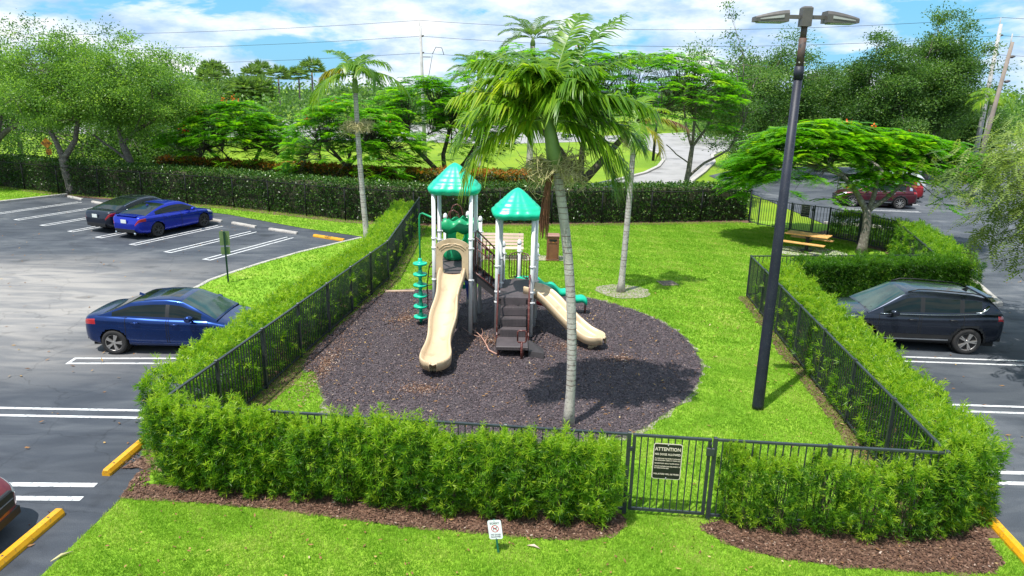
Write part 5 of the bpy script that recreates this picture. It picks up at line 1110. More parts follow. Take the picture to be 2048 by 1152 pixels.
# curved brown ladder
la, lb_ = [(-2.62, 21.1, 0), (-2.62, 20.95, .9), (-2.52, 20.7, 1.55), (-2.25, 20.5, 1.95), (-2.1, 20.42, 1.98)], [(-2.3, 21.5, 0), (-2.3, 21.3, .9), (-2.22, 21.0, 1.55), (-2.02, 20.8, 1.95)]
lad = pbuild(MB().tube(la, .02, 6).tube(lb_, .02, 6), 'arch_ladder', 'pl_brown')
for i in range(3):
    for t in (.4, .95): 
        q = np.array(la[i]) + (np.array(la[i + 1]) - la[i]) * t; q2 = np.array(lb_[i]) + (np.array(lb_[i + 1]) - lb_[i]) * min(1, t); sub(MB().tube([q, q2], .016, 6), 'rung', 'pl_brown', lad)
# brown hoops at the back of the tall deck
for x, y in ((-1.95, 20.6), (-1.95, 21.75)):
    pbuild(MB().tube([(x - .02, y, 1.9), (x - .02, y, 3.0), (x + .06, y, 3.22), (x + .18, y, 3.28), (x + .30, y + .03, 3.2), (x + .36, y + .05, 3.0), (x + .36, y + .05, 2.6)], .02, 6), 'hoop', 'pl_brown')
pbuild(MB().tube([(-2.2, 20.2, 1.85), (-2.2, 20.2, 2.9), (-2.14, 20.2, 3.05), (-2.05, 20.2, 3.02)], .022, 6), 'hoop', 'pl_brown')
# green wavy rail descending behind the second slide
G = []
for i in range(30):
    t = i / 29; p = np.array([.62 + 1.72 * t, 20.75 + .35 * t, 1.16 - .75 * t ** 1.1 + .05 * math.sin(t * 22)]); G.append([p + np.array([0, -.14, -.10]), p + np.array([0, -.15, .0]), p + np.array([0, -.09, .055]), p + np.array([0, .09, .055]), p + np.array([0, .15, 0]), p + np.array([0, .14, -.10])])
gs = pbuild(MB().grid(G), 'wavy_climber', 'pl_green', recalc=False); md = gs.modifiers.new('thick', 'SOLIDIFY'); md.thickness = .03
for t in (.72, .98): sub(MB().tube([(.62 + 1.72 * t, 20.75 + .35 * t, 0), (.62 + 1.72 * t, 20.75 + .35 * t, 1.12 - .75 * t ** 1.1)], .03, 8), 'climber_leg', 'pl_brown', gs)
pbuild(MB().tube([(.1, 20.98, 1.12), (.75, 20.75, 1.16)], .11, 10), 'climber_head', 'pl_green')
# small things under the decks
pbuild(MB().lathe([(.05, .55), (.12, .95), (.17, 1.18), (.15, 1.19), (.03, .62)], (-1.30, 20.6, 0), 14), 'blue_funnel', 'pl_blue')
pbuild(MB().tube([(-1.42, 20.62, .9), (-1.62, 20.62, 1.06), (-1.66, 20.62, .85)], .07, 8), 'green_knob', 'pl_green')
pbuild(MB().lathe([(.28, .62), (.30, .66), (.27, .70), (.05, .72)], (.98, 20.1, 0), 20), 'red_disc', 'pl_red')
# litter on the mulch
def twig():
    base = at(996, 712); t = thing('broken_branch', 'peeled pinkish broken branch lying on the mulch left of the steps', 'branch', base)
    m = MB(); main = [at(994, 712), at(978, 706), at(970, 692), at(962, 682), at(950, 673), at(938, 668)]
    L = lambda P: [np.append((p - base)[:2], .05 + .03 * i) for i, p in enumerate(P)]
    m.tube(L(main), [.022, .02, .018, .014, .010, .006], 6)
    for br in ([main[2], at(975, 683), at(977, 672)], [main[3], at(952, 681), at(938, 677), at(925, 668)], [main[4], at(952, 664)], [main[3], at(966, 674), at(963, 668)]): m.tube([q + [0, 0, .06] for q in L(br)], np.linspace(.012, .004, len(br)), 5)
    m.build('branch_wood', pm('peeled_wood', (.46, .26, .20), (.36, .19, .14), 8, .7), t)
twig()
pl = at(800, 585); t = tag(MB().bbox((0, 0, .05), (1.0, .16, .05), .12, .01).build('loose_board', pm('weathered_board', (.42, .30, .22), (.30, .2, .15), 6, .8), loc=pl), 'weathered loose board on the mulch edge left of the pod climber', 'board')
# ================================================================== STREET FURNITURE
def lamp_post():
    b = at(1515, 818); t = thing('lamp_post', 'tall dark lamp post with two shoebox heads on the playground lawn', 'lamp post', b); H = 8.15
    tip = atY(1608, 60, b[1]) - b; lx = tip[0] / tip[2] ; K_ = .974
    p = lambda z, x=0: (x + lx * z * K_, 0, z * K_)
    MB().tube([p(0), p(.12), p(3.5), p(7.25)], [.128, .124, .104, .082], 20).build('pole', M['pole'], t)
    s = MB().tube([p(7.2), p(7.45)], .092, 16).build('sleeve', M['pole'], t)
    for x in (-.05, .05): MB().lathe([(.018, -.096), (.012, -.104)], (p(7.3)[0] + x, 0, 7.32), 6, 'Y').build('bolt', M['lens'], s)
    MB().tube([p(7.45), p(7.98)], .072, 14).build('pole_neck', M['rust'], t); MB().tube([p(7.98), p(8.2)], .06, 12).build('pole_tip', M['rust'], t)
    hx = p(8.35)[0]; dz = -.21; MB().bbox((hx, 0, 8.37 + dz), (.19, .2, .36), 0, .03).build('arm_box', M['lamp'], t)
    for s in (-1, 1):
        MB().box((hx + s * .24, 0, 8.36 + dz), (.26, .06, .07)).build('arm', M['lamp'], t)
        x0, x1 = hx + s * .36, hx + s * .98
        G = []
        for u in np.linspace(0, 1, 7):
            x = x0 + (x1 - x0) * u; h = .21 - .12 * u ** 1.5; w = .16 - .03 * u; zb = 8.26 + dz
            G.append([(x, -w, zb), (x, -w, zb + h * .72), (x, -w * .8, zb + h), (x, w * .8, zb + h), (x, w, zb + h * .72), (x, w, zb)])
        m = MB().grid(G, closeu=True, smooth=False); n = len(G); m.f += [(0, 1, 2, 3, 4, 5), tuple((n - 1) * 6 + k for k in range(6))]; m.sm += [False, False]
        h = m.build('lamp_head', M['lamp'], t, recalc=True)
        MB().box(((x0 + x1) / 2, 0, 8.253 + dz), (.48, .24, .02)).build('lens', M['lens'], h)
        q0, q1 = x0 + s * .10, x0 + s * .54
        MB().add([(q0, -.166, 8.33 + dz), (q0, -.166, 8.38 + dz), (q1, -.146, 8.31 + dz), (q1, -.146, 8.295 + dz)], [(0, 1, 2, 3)]).build('vent_strip', M['lens'], h, recalc=True)
lamp_post()
def far_lamp():
    b = at(1306, 321); t = thing('lamp_post', 'distant dark lamp post on the grass beside the road bend', 'lamp post', b); h = 7.0
    MB().tube([(0, 0, 0), (.15, 0, h)], [.16, .10], 10).build('pole', M['pole'], t)
    MB().box((.15, 0, h + .05), (1.9, .12, .1)).build('arm', M['pole'], t)
    for s in (-1, 1): MB().bbox((.15 + s * .9, 0, h + .08), (.8, .38, .22), 0, .05).build('lamp_head', M['lamp'], t)
far_lamp()
# small no-dogs sign
def sorry_sign():
    b = at(997, 1109); t = thing('no_dogs_sign', 'small white SORRY no dogs sign on a green stake in the front lawn', 'sign', b, R(-7))
    M['stake'] = pm('green_stake', (.01, .13, .07), (.008, .10, .055), 6, .5)
    T = Matrix.Rotation(R(-9), 4, 'Y') @ Matrix.Rotation(R(-6), 4, 'X')
    st = MB().box((0, .012, .27), (.028, .012, .58)).build('stake', M['stake'], t); st.matrix_local = T
    Mx = Matrix.Rotation(R(90), 4, 'X'); w, h = .205, .30
    bd = MB().prism(rrect(w, h, .03), 0, .004, Mx).build('sign_board', M['sign_white'], t); L0 = Matrix.Translation((0, 0, .40)); bd.matrix_local = T @ L0
    tan = pm('grey_print', (.16, .16, .18), None, 4, .5)
    def on(o, x, z, lift=.0055): o.parent = bd; o.matrix_parent_inverse = Matrix(); o.location = (x, -lift, z); o.rotation_euler = (R(90), 0, 0)
    on(text_mesh('SORRY', .046, tan, .02), 0, .100); on(text_mesh('NO DOGS', .032, tan, .02), 0, -.078); on(text_mesh('ALLOWED', .032, tan, .02), 0, -.112)
    n = 32; r0, r1 = .046, .057; V = [(r * math.cos(6.2832 * k / n), -.0052, r * math.sin(6.2832 * k / n) + .015) for r in (r0, r1) for k in range(n)]
    m = MB().add(V, [(k, (k + 1) % n, n + (k + 1) % n, n + k) for k in range(n)]); s = math.sqrt(.5)
    m.add([(-.048 * s - .004, -.0056, .048 * s + .015 - .004), (-.048 * s + .004, -.0056, .048 * s + .015 + .004), (.048 * s + .004, -.0056, -.048 * s + .015 + .004), (.048 * s - .004, -.0056, -.048 * s + .015 - .004)], [(0, 1, 2, 3)])
    m.build('prohibition_ring', M['sign_red'], bd)
    dog = [(-.034, .004), (-.026, .012), (-.012, .013), (.010, .012), (.018, .026), (.024, .032), (.026, .027), (.036, .022), (.035, .016), (.026, .014), (.024, .002), (.022, -.026), (.015, -.026), (.013, -.006), (-.014, -.006), (-.020, -.026), (-.027, -.026), (-.026, -.004), (-.032, .0)]
    MB().add([(x, -.0049, z + .015) for x, z in dog], [tuple(range(len(dog)))]).build('dog_figure', tan, bd)
    for z in (.135, -.137): MB().lathe([(.007, 0), (.005, -.004)], (0, -.004, z), 8, 'Y').build('bolt', M['stake'], bd)
sorry_sign()
# sign seen from behind at the left lawn
def lot_sign():
    b = at(457, 566); t = thing('parking_sign', 'green parking sign seen from behind on a post in the left lawn', 'sign', b, R(16))
    M['signback'] = pm('sign_back', (.16, .22, .09), (.12, .17, .07), 5, .5); M['gpost'] = pm('green_post', (.012, .06, .04), (.01, .045, .03), 5, .5)
    MB().box((0, 0, .92), (.055, .03, 1.84)).box((-.025, -.018, .92), (.008, .03, 1.84)).box((.025, -.018, .92), (.008, .03, 1.84)).build('post', M['gpost'], t)
    Mx = Matrix.Rotation(R(90), 4, 'X')
    for z, w, h in ((1.60, .33, .50), (1.16, .30, .26)):
        o = MB().prism(rrect(w, h, .03), -.003, .003, Mx).build('sign_plate', M['signback'], t, loc=(0, .022, z))
lot_sign()
# yellow warning sign behind the hedge
def slow_sign():
    b = atY(101, 330, 46.9); b[2] = 0; t = thing('warning_sign', 'orange yellow diamond SLOW warning sign showing above the left back hedge', 'sign', b, R(4))
    M['warn'] = pm('warning_yellow', (.62, .25, .01), (.52, .2, .01), 4, .5)
    zc = atY(98, 285, 47.5)[2]; z2 = atY(101, 302, 47.5)[2]
    MB().box((0, .02, zc / 2), (.06, .04, zc)).build('post', M['pole'], t)
    d = .36; p = MB().prism([(0, -d), (d, 0), (0, d), (-d, 0)], 0, .006, Matrix.Rotation(R(90), 4, 'X')).build('diamond_plate', M['warn'], t, loc=(-.05, 0, zc))
    q = MB().prism(rrect(.36, .36, .03), 0, .006, Matrix.Rotation(R(90), 4, 'X')).build('speed_plate', M['warn'], t, loc=(.02, 0, z2))
    o = text_mesh('SLOW', .19, M['sign_black'], .02); o.parent = p; o.location = (0, -.009, 0); o.rotation_euler = (R(90), 0, 0)
    for s_, z in (('5', .08), ('MPH', -.09)):
        o = text_mesh(s_, .14, M['sign_black'], .02); o.parent = q; o.location = (0, -.009, z); o.rotation_euler = (R(90), 0, 0)
slow_sign()
# bench, bin
M['slat'] = pm('pale_slat', (.60, .44, .36), (.52, .38, .31), 3, .6); M['iron'] = pm('black_iron', (.02, .018, .018), None, 4, .5)
def bench():
    b = (-.42, b_y + .35, .036); t = thing('park_bench', 'pale slatted bench on the concrete pad behind the play structure', 'bench', b, R(1))
    for k in range(4): MB().bbox((0, .04 - .115 * k, .455), (1.72, .10, .035), 0, .008).build('seat_slat', M['slat'], t)
    for k in range(4):
        z = .56 + .125 * k; o = MB().bbox((0, 0, 0), (1.72, .035, .105), 0, .008).build('back_slat', M['slat'], t, loc=(0, .13 + .05 * k, z)); o.rotation_euler = (R(-18), 0, 0)
    for x in (-.70, .70):
        MB().bar((x, .12, 0), (x, .10, .44), .05).bar((x, -.32, 0), (x, -.30, .44), .05).bar((x, -.34, .425), (x, .13, .425), .05, .03).bar((x, .13, .42), (x, .34, 1.02), .05).build('leg_frame', M['iron'], t)
bench()
def bin_():
    p = at(1105, 523); t = thing('trash_bin', 'brown square litter bin on the end of the concrete pad behind the big palm', 'bin', (p[0], p[1] + .22, .036), R(-2))
    M['binbrown'] = pm('bin_brown', (.215, .085, .045), (.17, .066, .036), 4, .5); M['binlid'] = pm('bin_lid', (.30, .15, .11), (.25, .12, .09), 4, .5)
    MB().bbox((0, 0, .5), (.50, .50, 1.0), 0, .02).build('body', M['binbrown'], t)
    MB().bbox((0, 0, .03), (.53, .53, .06), 0, .01).build('plinth', M['binbrown'], t)
    MB().bbox((0, 0, 1.03), (.55, .55, .07), 0, .03).build('lid', M['binlid'], t)
    fr = MB()
    for x in (-.19, .19): fr.box((x, -.258, .42), (.03, .016, .66))
    for z in (.09, .75): fr.box((0, -.258, z), (.41, .016, .03))
    fr.build('panel_frame', M['binbrown'], t)
    MB().box((0, -.253, .865), (.32, .008, .07)).build('opening', M['sign_black'], t)
    o = text_mesh('LITTER', .078, M['sign_black'], .03); o.parent = t; o.location = (0, -.2535, .80); o.rotation_euler = (R(90), 0, 0)
    MB().add([(-.05, -.2545, .75), (.06, -.2545, .74), (.08, -.2545, .765), (.0, -.2545, .785)], [(0, 1, 2, 3)]).build('orange_emblem', M['yellow'], t)
bin_()
# picnic table
def picnic():
    c = ptc; t = thing('picnic_table', 'orange wood picnic table on a black pedestal beneath the flat flame tree', 'picnic table', (c[0], c[1], .036), R(-37))
    M['wood'] = pm('orange_wood', (.68, .37, .12), (.58, .30, .09), 2.5, .55, c3=(.5, .24, .07), s3=9)
    for k in range(5): MB().bbox((0, -.34 + .17 * k, .75), (1.85, .155, .045), 0, .008).build('top_plank', M['wood'], t)
    for s in (-1, 1):
        for k in range(2): MB().bbox((0, s * (.66 + .15 * k), .45), (1.85, .14, .045), 0, .008).build('seat_plank', M['wood'], t)
    MB().bbox((0, 0, .36), (.13, .13, .72), 0, .01).box((0, 0, .015), (.5, .5, .03)).bar((0, -.36, .70), (0, .36, .70), .07).bar((0, -.78, .40), (0, .78, .40), .08, .06).bar((-.6, 0, .71), (.6, 0, .71), .06, .03).build('pedestal', M['iron'], t)
picnic()
# hatch in the lawn
p = at(1335, 568); t = thing('ground_hatch', 'small square valve cover set in the lawn right of the second palm', 'hatch', (p[0], p[1], .0))
MB().bbox((0, 0, .025), (.62, .62, .05), R(12), .01).build('hatch_frame', M['dirt'], t); MB().bbox((0, 0, .038), (.46, .46, .05), R(12), .01).build('hatch_lid', M['trunk_dark'], t)
# leaf and twig on the front lawn
for px, py, L_, rz, lab in ((1067, 1098, .20, -.4, 'dry brown palm sheath lying on the front lawn'), (125, 1117, .30, .9, 'pale dry twig lying at the corner of the front lawn')):
    o = MB().tube([(-L_ / 2, 0, .035), (0, .015, .055), (L_ / 2, 0, .04)], [.006, .022, .004], 6).build('dry_twig', M['fruitstalk'] if px < 500 else M['slat'], loc=at(px, py)); o.rotation_euler[2] = rz; tag(o, lab, 'twig')
# utility poles and wires
M['upole'] = pm('concrete_pole', (.46, .45, .44), (.36, .35, .35), 2, .8); M['wpole'] = pm('wood_pole', (.27, .22, .19), (.2, .165, .14), 2, .9)
wires = {}
def upole(name, pxb, pyt, pxt, Y, mat, label, r0=.21, r1=.12, arms=True, trans=False):
    top = atY(pxt, pyt, Y); b = atY(pxb, 200, Y); 
    hb = top[2]; dx = (top[0] - b[0]) / max(1e-3, (top[2] - b[2])); base = np.array([top[0] - dx * top[2], Y, 0]) if abs(dx) < .2 else np.array([top[0], Y, 0])
    t = thing(name, label, 'utility pole', base, 0, 'utility poles beyond the road'); tl = top - base
    MB().tube([(0, 0, 0), tl * .5, tl], [r0, (r0 + r1) / 2, r1], 10).build('pole', M[mat], t)
    pts = [tl + [0, 0, .5], tl + [.12, 0, -.9], tl + [.12, 0, -2.4]]
    MB().tube([tl + [-.1, 0, -.5], tl + [-.1, 0, .5]], .04, 6).build('top_pin', M['upole'], t)
    for q in pts[1:]: MB().tube([q + [-.12, 0, 0], q + [.05, 0, .02], q + [.22, 0, .05]], [.07, .1, .05], 8).build('insulator', M['lamp'], t)
    if trans:
        MB().lathe([(.02, -.02), (.3, 0), (.32, .08), (.32, .8), (.28, .9), (.05, .94)], tl + [.62, 0, -6.0], 14).build('transformer', M['lamp'], t)
        MB().bar(tl + [.1, 0, -2.75], tl + [.95, 0, -2.75], .07).build('cross_arm', M['lamp'], t)
        MB().tube([tl + [1.1, 0, -2.5], tl + [1.45, 0, -1.85], tl + [2.0, 0, -1.9], tl + [2.2, 0, -2.5]], .03, 5).tube([tl + [1.1, 0, -2.6], tl + [.8, 0, -4.2], tl + [.6, 0, -4.9]], .025, 5).tube([tl + [.95, 0, -5.3], tl + [1.25, 0, -6.3], tl + [.95, 0, -7.2]], .025, 5).build('jumper_wire', M['pole'], t)
        MB().lathe([(.05, -.35), (.12, -.25), (.12, .05), (.05, .1)], tl + [.55, 0, -4.75], 8).build('arrester', M['lamp'], t)
    return base, [base + q for q in pts]
_, A = upole('utility_pole', 846, 52, 840.5, 70, 'upole', 'pale concrete utility pole with a transformer, left of the royal palms', trans=True)
_, Bp = upole('utility_pole', 1972, 48, 2002, 62, 'upole', 'taller leaning concrete utility pole near the right edge', r0=.24, r1=.14)
_, Cp = upole('utility_pole', 1993, 84, 2025, 47, 'wpole', 'shorter leaning brown wooden utility pole near the right edge', r0=.17, r1=.11)
farL = [A[k] + np.array([-95, 12, 0]) for k in range(3)]; farR = [Bp[k] + np.array([80, -14, 1.0]) for k in range(3)]
ordw = ['topmost', 'middle', 'lowest']
for (P_, Q_, nm) in ((farL, A, 'from the left edge to the transformer pole'), (A, Bp, 'between the transformer pole and the leaning concrete pole'), (Bp, farR, 'from the leaning concrete pole out past the right edge')):
    for k in range(3):
        a, b = P_[k], Q_[k]; L_ = np.linalg.norm(b - a); pts = [a + (b - a) * t - np.array([0, 0, L_ * .018 * 4 * t * (1 - t)]) for t in np.linspace(0, 1, 16)]
        o = MB().tube(pts, .016, 5).build('power_line', M['pole']); tag(o, '%s power line %s' % (ordw[k], nm), 'power line', 'power lines across the sky')
# ================================================================== CARS
def paint(name, c, metal=.45, rough=.30):
    m, nt, b = newmat(name); b.inputs['Base Color'].default_value = tuple(c) + (1,); b.inputs['Metallic'].default_value = metal; b.inputs['Roughness'].default_value = rough
    b.inputs['Coat Weight'].default_value = .55; b.inputs['Coat Roughness'].default_value = .03
    t = nd(nt, 'ShaderNodeTexCoord'); n = nd(nt, 'ShaderNodeTexNoise', i_Scale=1.2, i_Detail=3.0); lk(nt, t.outputs['Object'], n.inputs['Vector'])
    r = ramp(nt, [(.3, (rough * .85,) * 3), (.7, (min(1, rough * 1.25),) * 3)], n.outputs['Fac']); lk(nt, r.outputs[0], b.inputs['Roughness']); return m
M['glass'] = pm('tinted_glass', (.006, .010, .010), (.010, .016, .014), 2, .03, spec=.3)
M['glass_clear'] = pm('windscreen_glass', (.04, .075, .065), (.012, .025, .022), 1.3, .05, spec=.4)
M['blackplastic'] = pm('black_plastic', (.012, .012, .013), None, 4, .5); M['tyre'] = pm('tyre_rubber', (.014, .013, .013), (.022, .02, .02), 9, .8)
M['alloy'] = pm('alloy', (.42, .40, .38), (.36, .34, .33), 4, .35, metal=.7); M['alloy_dark'] = pm('dark_alloy', (.10, .10, .105), None, 4, .35, metal=.7); M['chrome'] = pm('chrome', (.72, .73, .74), None, 4, .12, metal=1.0)
M['wheelwell'] = pm('wheel_well', (.006, .006, .006), None, 4, .9); M['taillight'] = pm('tail_light', (.42, .006, .010), (.30, .004, .008), 4, .12, coat=1.0); M['headlight'] = pm('head_light', (.55, .57, .58), (.35, .37, .38), 9, .08, coat=1.0)
M['plate'] = pm('licence_plate', (.68, .70, .68), (.55, .60, .56), 20, .5); M['amber'] = pm('amber_lens', (.6, .16, .02), None, 4, .2, coat=1.0)
def smooth_curve(keys, x, s=2):
    k = np.array(keys, float); y = np.interp(x, k[:, 0], k[:, 1])
    for _ in range(s): y[1:-1] = y[1:-1] * .5 + (y[:-2] + y[2:]) * .25
    return y
def wheel_meshes(r, w, style, mat):
    ty = MB().lathe([(r * .66, -w / 2), (r * .90, -w / 2), (r * .97, -w * .42), (r, -w * .3), (r, w * .3), (r * .97, w * .42), (r * .90, w / 2), (r * .66, w / 2), (r * .62, w * .3)], (0, 0, 0), 30, 'Y').mesh('tyre', M['tyre'])
    dk = MB().lathe([(r * .66, -.02), (r * .64, w * .2), (.02, w * .2)], (0, 0, 0), 24, 'Y').mesh('wheel', M['wheelwell'])
    rm = MB(); n = 30
    ring = [(r * .70, w * .30), (r * .70, w * .46), (r * .655, w * .50), (r * .63, w * .44), (r * .63, w * .25)]
    V = []; 
    for q, y in ring:
        for k in range(n): a = 6.28318 * k / n; V.append((q * math.cos(a), y, q * math.sin(a)))
    rm.add(V, [(i * n + k, i * n + (k + 1) % n, (i + 1) * n + (k + 1) % n, (i + 1) * n + k) for i in range(4) for k in range(n)], True)
    for k in range(style):
        a = 6.28318 * k / style + .2
        for da, r1 in (((-.13, .645), (.13, .645)) if style <= 5 else ((0, .645),)):
            c0, c1 = np.array([math.cos(a + da * .4), math.sin(a + da * .4)]) * r * .10, np.array([math.cos(a + da), math.sin(a + da)]) * r * r1
            rm.bar((c0[0], w * .42, c0[1]), (c1[0], w * .44, c1[1]), r * .13 if style <= 6 else r * .085, .035)
    rm.lathe([(r * .17, w * .38), (r * .17, w * .46), (r * .12, w * .50), (.01, w * .5)], (0, 0, 0), 14, 'Y')
    return dk, ty, rm.mesh('rim', mat)
def car(S, name, label, loc, rz, group=None):
    root = thing(name, label, S.get('cat', 'car'), (loc[0], loc[1], 0.0), rz, group)
    L, W, wb, fo, wr = S['L'], S['W'], S['wb'], S['fo'], S['wr']; x0, x1 = -L / 2, L / 2; xf = x1 - fo; xr = xf - wb
    body_m = S['paint']; N = 96; X = x0 + L * (.5 - .5 * np.cos(np.pi * np.linspace(0, 1, N))) * .35 + (np.linspace(0, 1, N) * L) * .65
    X = np.sort(X); deck = smooth_curve(S['deck'], X, 4); bot = smooth_curve(S.get('bot', [(x0, .42), (x0 + .12, .30), (x0 + .5, .22), (x1 - .6, .20), (x1 - .12, .22), (x1, .34)]), X, 3)
    pw = smooth_curve(S.get('plan', [(x0, .66), (x0 + .06, .80), (x0 + .22, .91), (x0 + .7, .975), (x0 + 1.4, 1), (x1 - 1.5, 1), (x1 - .8, .97), (x1 - .35, .88), (x1 - .12, .74), (x1, .50)]), X, 2) * W / 2
    rows = [(.80, 0), (.90, .03), (.955, .09), (.975, .17), (.985, .25), (.992, .33), (.998, .41), (1.0, .49), (1.0, .57), (.998, .65), (.993, .72), (.985, .79), (.995, .845), (.975, .90), (.945, .955), (.905, .99)]
    crown = S.get('crown', .035); top = [(.80, .35), (.62, .66), (.40, .88), (.2, .97), (0, 1.0)]
    half = []
    for i in range(N):
        h = deck[i] - bot[i]; r_ = [(pw[i] * a, bot[i] + h * f) for a, f in rows] + [(pw[i] * a, deck[i] + crown * f) for a, f in top]; half.append(r_)
    H = np.array(half); m = H.shape[1]; nr = len(rows)
    # wheel openings: push grid points out to the arch circle
    arch = wr * 1.13
    G = np.zeros((N, 2 * m - 1, 3)); G[:, :m, 0] = X[:, None]; G[:, :m, 1] = -H[:, :, 0]; G[:, :m, 2] = H[:, :, 1]; G[:, m:, 0] = X[:, None]; G[:, m:, 1] = H[:, ::-1, 0][:, 1:]; G[:, m:, 2] = H[:, ::-1, 1][:, 1:]
    J = 2 * m - 1; keep = np.ones((N - 1, J - 1), bool); jj = np.minimum(np.arange(J - 1), J - 2 - np.arange(J - 1))
    cx = (G[:-1, :-1] + G[1:, 1:] + G[:-1, 1:] + G[1:, :-1]) / 4
    for xw in (xr, xf):
        ins = (np.hypot(cx[..., 0] - xw, cx[..., 2] - wr) < arch) & (jj[None, :] < nr - 1); keep &= ~ins
    for xw in (xr, xf):
        for i in range(N):
            for j in range(J):
                if min(j, J - 1 - j) >= nr: continue
                dx, dz = G[i, j, 0] - xw, G[i, j, 2] - wr; d = math.hypot(dx, dz)
                if 1e-4 < d < arch * 1.0 and d > arch * .72: k = arch / d; G[i, j, 0] = xw + dx * k; G[i, j, 2] = wr + dz * k
    idx = np.arange(N * J).reshape(N, J); 
    def faces(mask): 
        i, j = np.where(mask); return np.stack([idx[i, j], idx[i, j + 1], idx[i + 1, j + 1], idx[i + 1, j]], 1)
    left = (np.arange(J - 1) >= J - 1 - (m - 1))[None, :] | np.zeros((N - 1, 1), bool); side = (jj[None, :] < nr - 1) | np.zeros((N - 1, 1), bool)
    fx = (X[:-1] + X[1:])[:, None] / 2 + np.zeros((1, J - 1)); zf = (jj[None, :] + np.zeros((N - 1, 1)))
    used = np.zeros_like(keep); VG = G.reshape(-1, 3)
    def patch(name, mask, mat, parent=root, off=0.0):
        mk = mask & keep & ~used
        if not mk.any(): return None
        used[mk] = True; F = faces(mk); u, inv = np.unique(F, return_inverse=True); V = VG[u].copy()
        if off: V[:, 1] += np.sign(V[:, 1]) * off
        return put(name, np_mesh(name, V, [inv.reshape(F.shape)], mat, smooth=True), parent)
    # lights first, then doors, then the body that remains
    tl = S['tail']; hl = S['head']
    for sd in (left, ~left):
        patch('tail_light', sd & (fx < x0 + tl[0]) & (zf >= tl[1]) & (zf <= tl[2]), M['taillight'])
        patch('head_light', sd & (fx > x1 - hl[0]) & (fx < x1 - hl[3]) & (zf >= hl[1]) & (zf <= hl[2]), M['headlight'])
    if S.get('clad'):
        for xw in (xr, xf):
            for sd in (left, ~left): patch('arch_cladding', sd & side & (np.hypot(cx[..., 0] - xw, cx[..., 2] - wr) < arch * 1.17), M['blackplastic'], off=.008)
        for sd in (left, ~left): patch('sill_cladding', sd & (zf <= 4) & (zf >= 1) & (fx > xr) & (fx < xf), M['blackplastic'], off=.006)
    dr = S['doors']
    for sd, sg in ((left, 1), (~left, -1)):
        for (xa, xb) in dr:
            d = patch('door', sd & side & (zf >= 3) & (fx > xa) & (fx < xb), body_m)
            if d is None: continue
            for xe in (xa, xb):
                sm = MB()
                i = int(np.argmin(abs((X[:-1] + X[1:]) / 2 - xe))); i = i if xe == xa else i + 1
                col_ = [G[i, (J - 1 - j) if sg > 0 else j] for j in range(3, nr)]
                for a, b in zip(col_[:-1], col_[1:]):
                    if math.hypot(a[0] - xr, a[2] - wr) < arch * 1.02: continue
                    o = np.array([.007, 0, 0]); y = np.array([0, sg * .0025, 0]); sm.add([a - o + y, a + o + y, b + o + y, b - o + y], [(0, 1, 2, 3)])
                if sm.v: sm.build('seam', M['wheelwell'], d)
            xh = xa + .20; i = int(np.argmin(abs(X - xh))); q = G[i, (J - 1 - 12) if sg > 0 else 12]
            MB().tube([q + [-.10, sg * .004, 0], q + [-.08, sg * .035, .008], q + [.08, sg * .035, .008], q + [.10, sg * .004, 0]], [.012, .016, .016, .012], 6).build('handle', M[S.get('handle', 'chrome')] if S.get('handle') else body_m, d)
    rest = faces(keep & ~used)
    # greenhouse
    g0, gr0, gr1, g1 = S['gh']; n2 = 64; gx = np.linspace(g0, g1, n2); rz_ = smooth_curve(S['roof'], gx, 2); dk = np.interp(gx, X, deck); pwb = np.interp(gx, X, pw) * .915
    hmax = S['H'] - np.interp((gr0 + gr1) / 2, X, deck); hh = np.maximum(rz_ - dk, 0.0); YR = W / 2 * S.get('tumble', .70)
    fr_rows = np.linspace(0, 1, 7); GG = []
    for i in range(n2):
        k = min(1.0, hh[i] / hmax); k = k ** .8; yr = pwb[i] + (YR - pwb[i]) * k; zb = dk[i] - .03; ze = rz_[i] - .065 * k
        r_ = [(pwb[i] + (yr - pwb[i]) * f + .018 * math.sin(math.pi * f) * k, zb + (ze - zb) * f) for f in fr_rows] + [(yr * .955, ze + .034 * k), (yr * .86, rz_[i] - .018 * k), (yr * .6, rz_[i] - .007 * k), (yr * .3, rz_[i] - .001), (0, rz_[i])]
        GG.append(r_)
    GG = np.array(GG); m2 = GG.shape[1]; J2 = 2 * m2 - 1; Q = np.zeros((n2, J2, 3)); Q[:, :m2, 0] = gx[:, None]; Q[:, :m2, 1] = -GG[:, :, 0]; Q[:, :m2, 2] = GG[:, :, 1]; Q[:, m2:, 0] = gx[:, None]; Q[:, m2:, 1] = GG[:, ::-1, 0][:, 1:]; Q[:, m2:, 2] = GG[:, ::-1, 1][:, 1:]
    id2 = np.arange(n2 * J2).reshape(n2, J2); j2 = np.minimum(np.arange(J2 - 1), J2 - 2 - np.arange(J2 - 1))[None, :] + np.zeros((n2 - 1, 1), int); x2 = (gx[:-1] + gx[1:])[:, None] / 2 + np.zeros((1, J2 - 1)); lf2 = (np.arange(J2 - 1) >= J2 - m2)[None, :] | np.zeros((n2 - 1, 1), bool); us2 = np.zeros((n2 - 1, J2 - 1), bool); h2 = np.interp(x2, gx, hh)
    def patch2(name, mask, mat, parent=root, off=0.0):
        mk = mask & ~us2
        if not mk.any(): return None
        us2[mk] = True; i, j = np.where(mk); F = np.stack([id2[i, j], id2[i, j + 1], id2[i + 1, j + 1], id2[i + 1, j]], 1); u, inv = np.unique(F, return_inverse=True); V = Q.reshape(-1, 3)[u].copy()
        if off: V[:, 1] += np.sign(V[:, 1]) * off; V[:, 2] += off * .6
        return put(name, np_mesh(name, V, [inv.reshape(F.shape)], mat, smooth=True), parent)
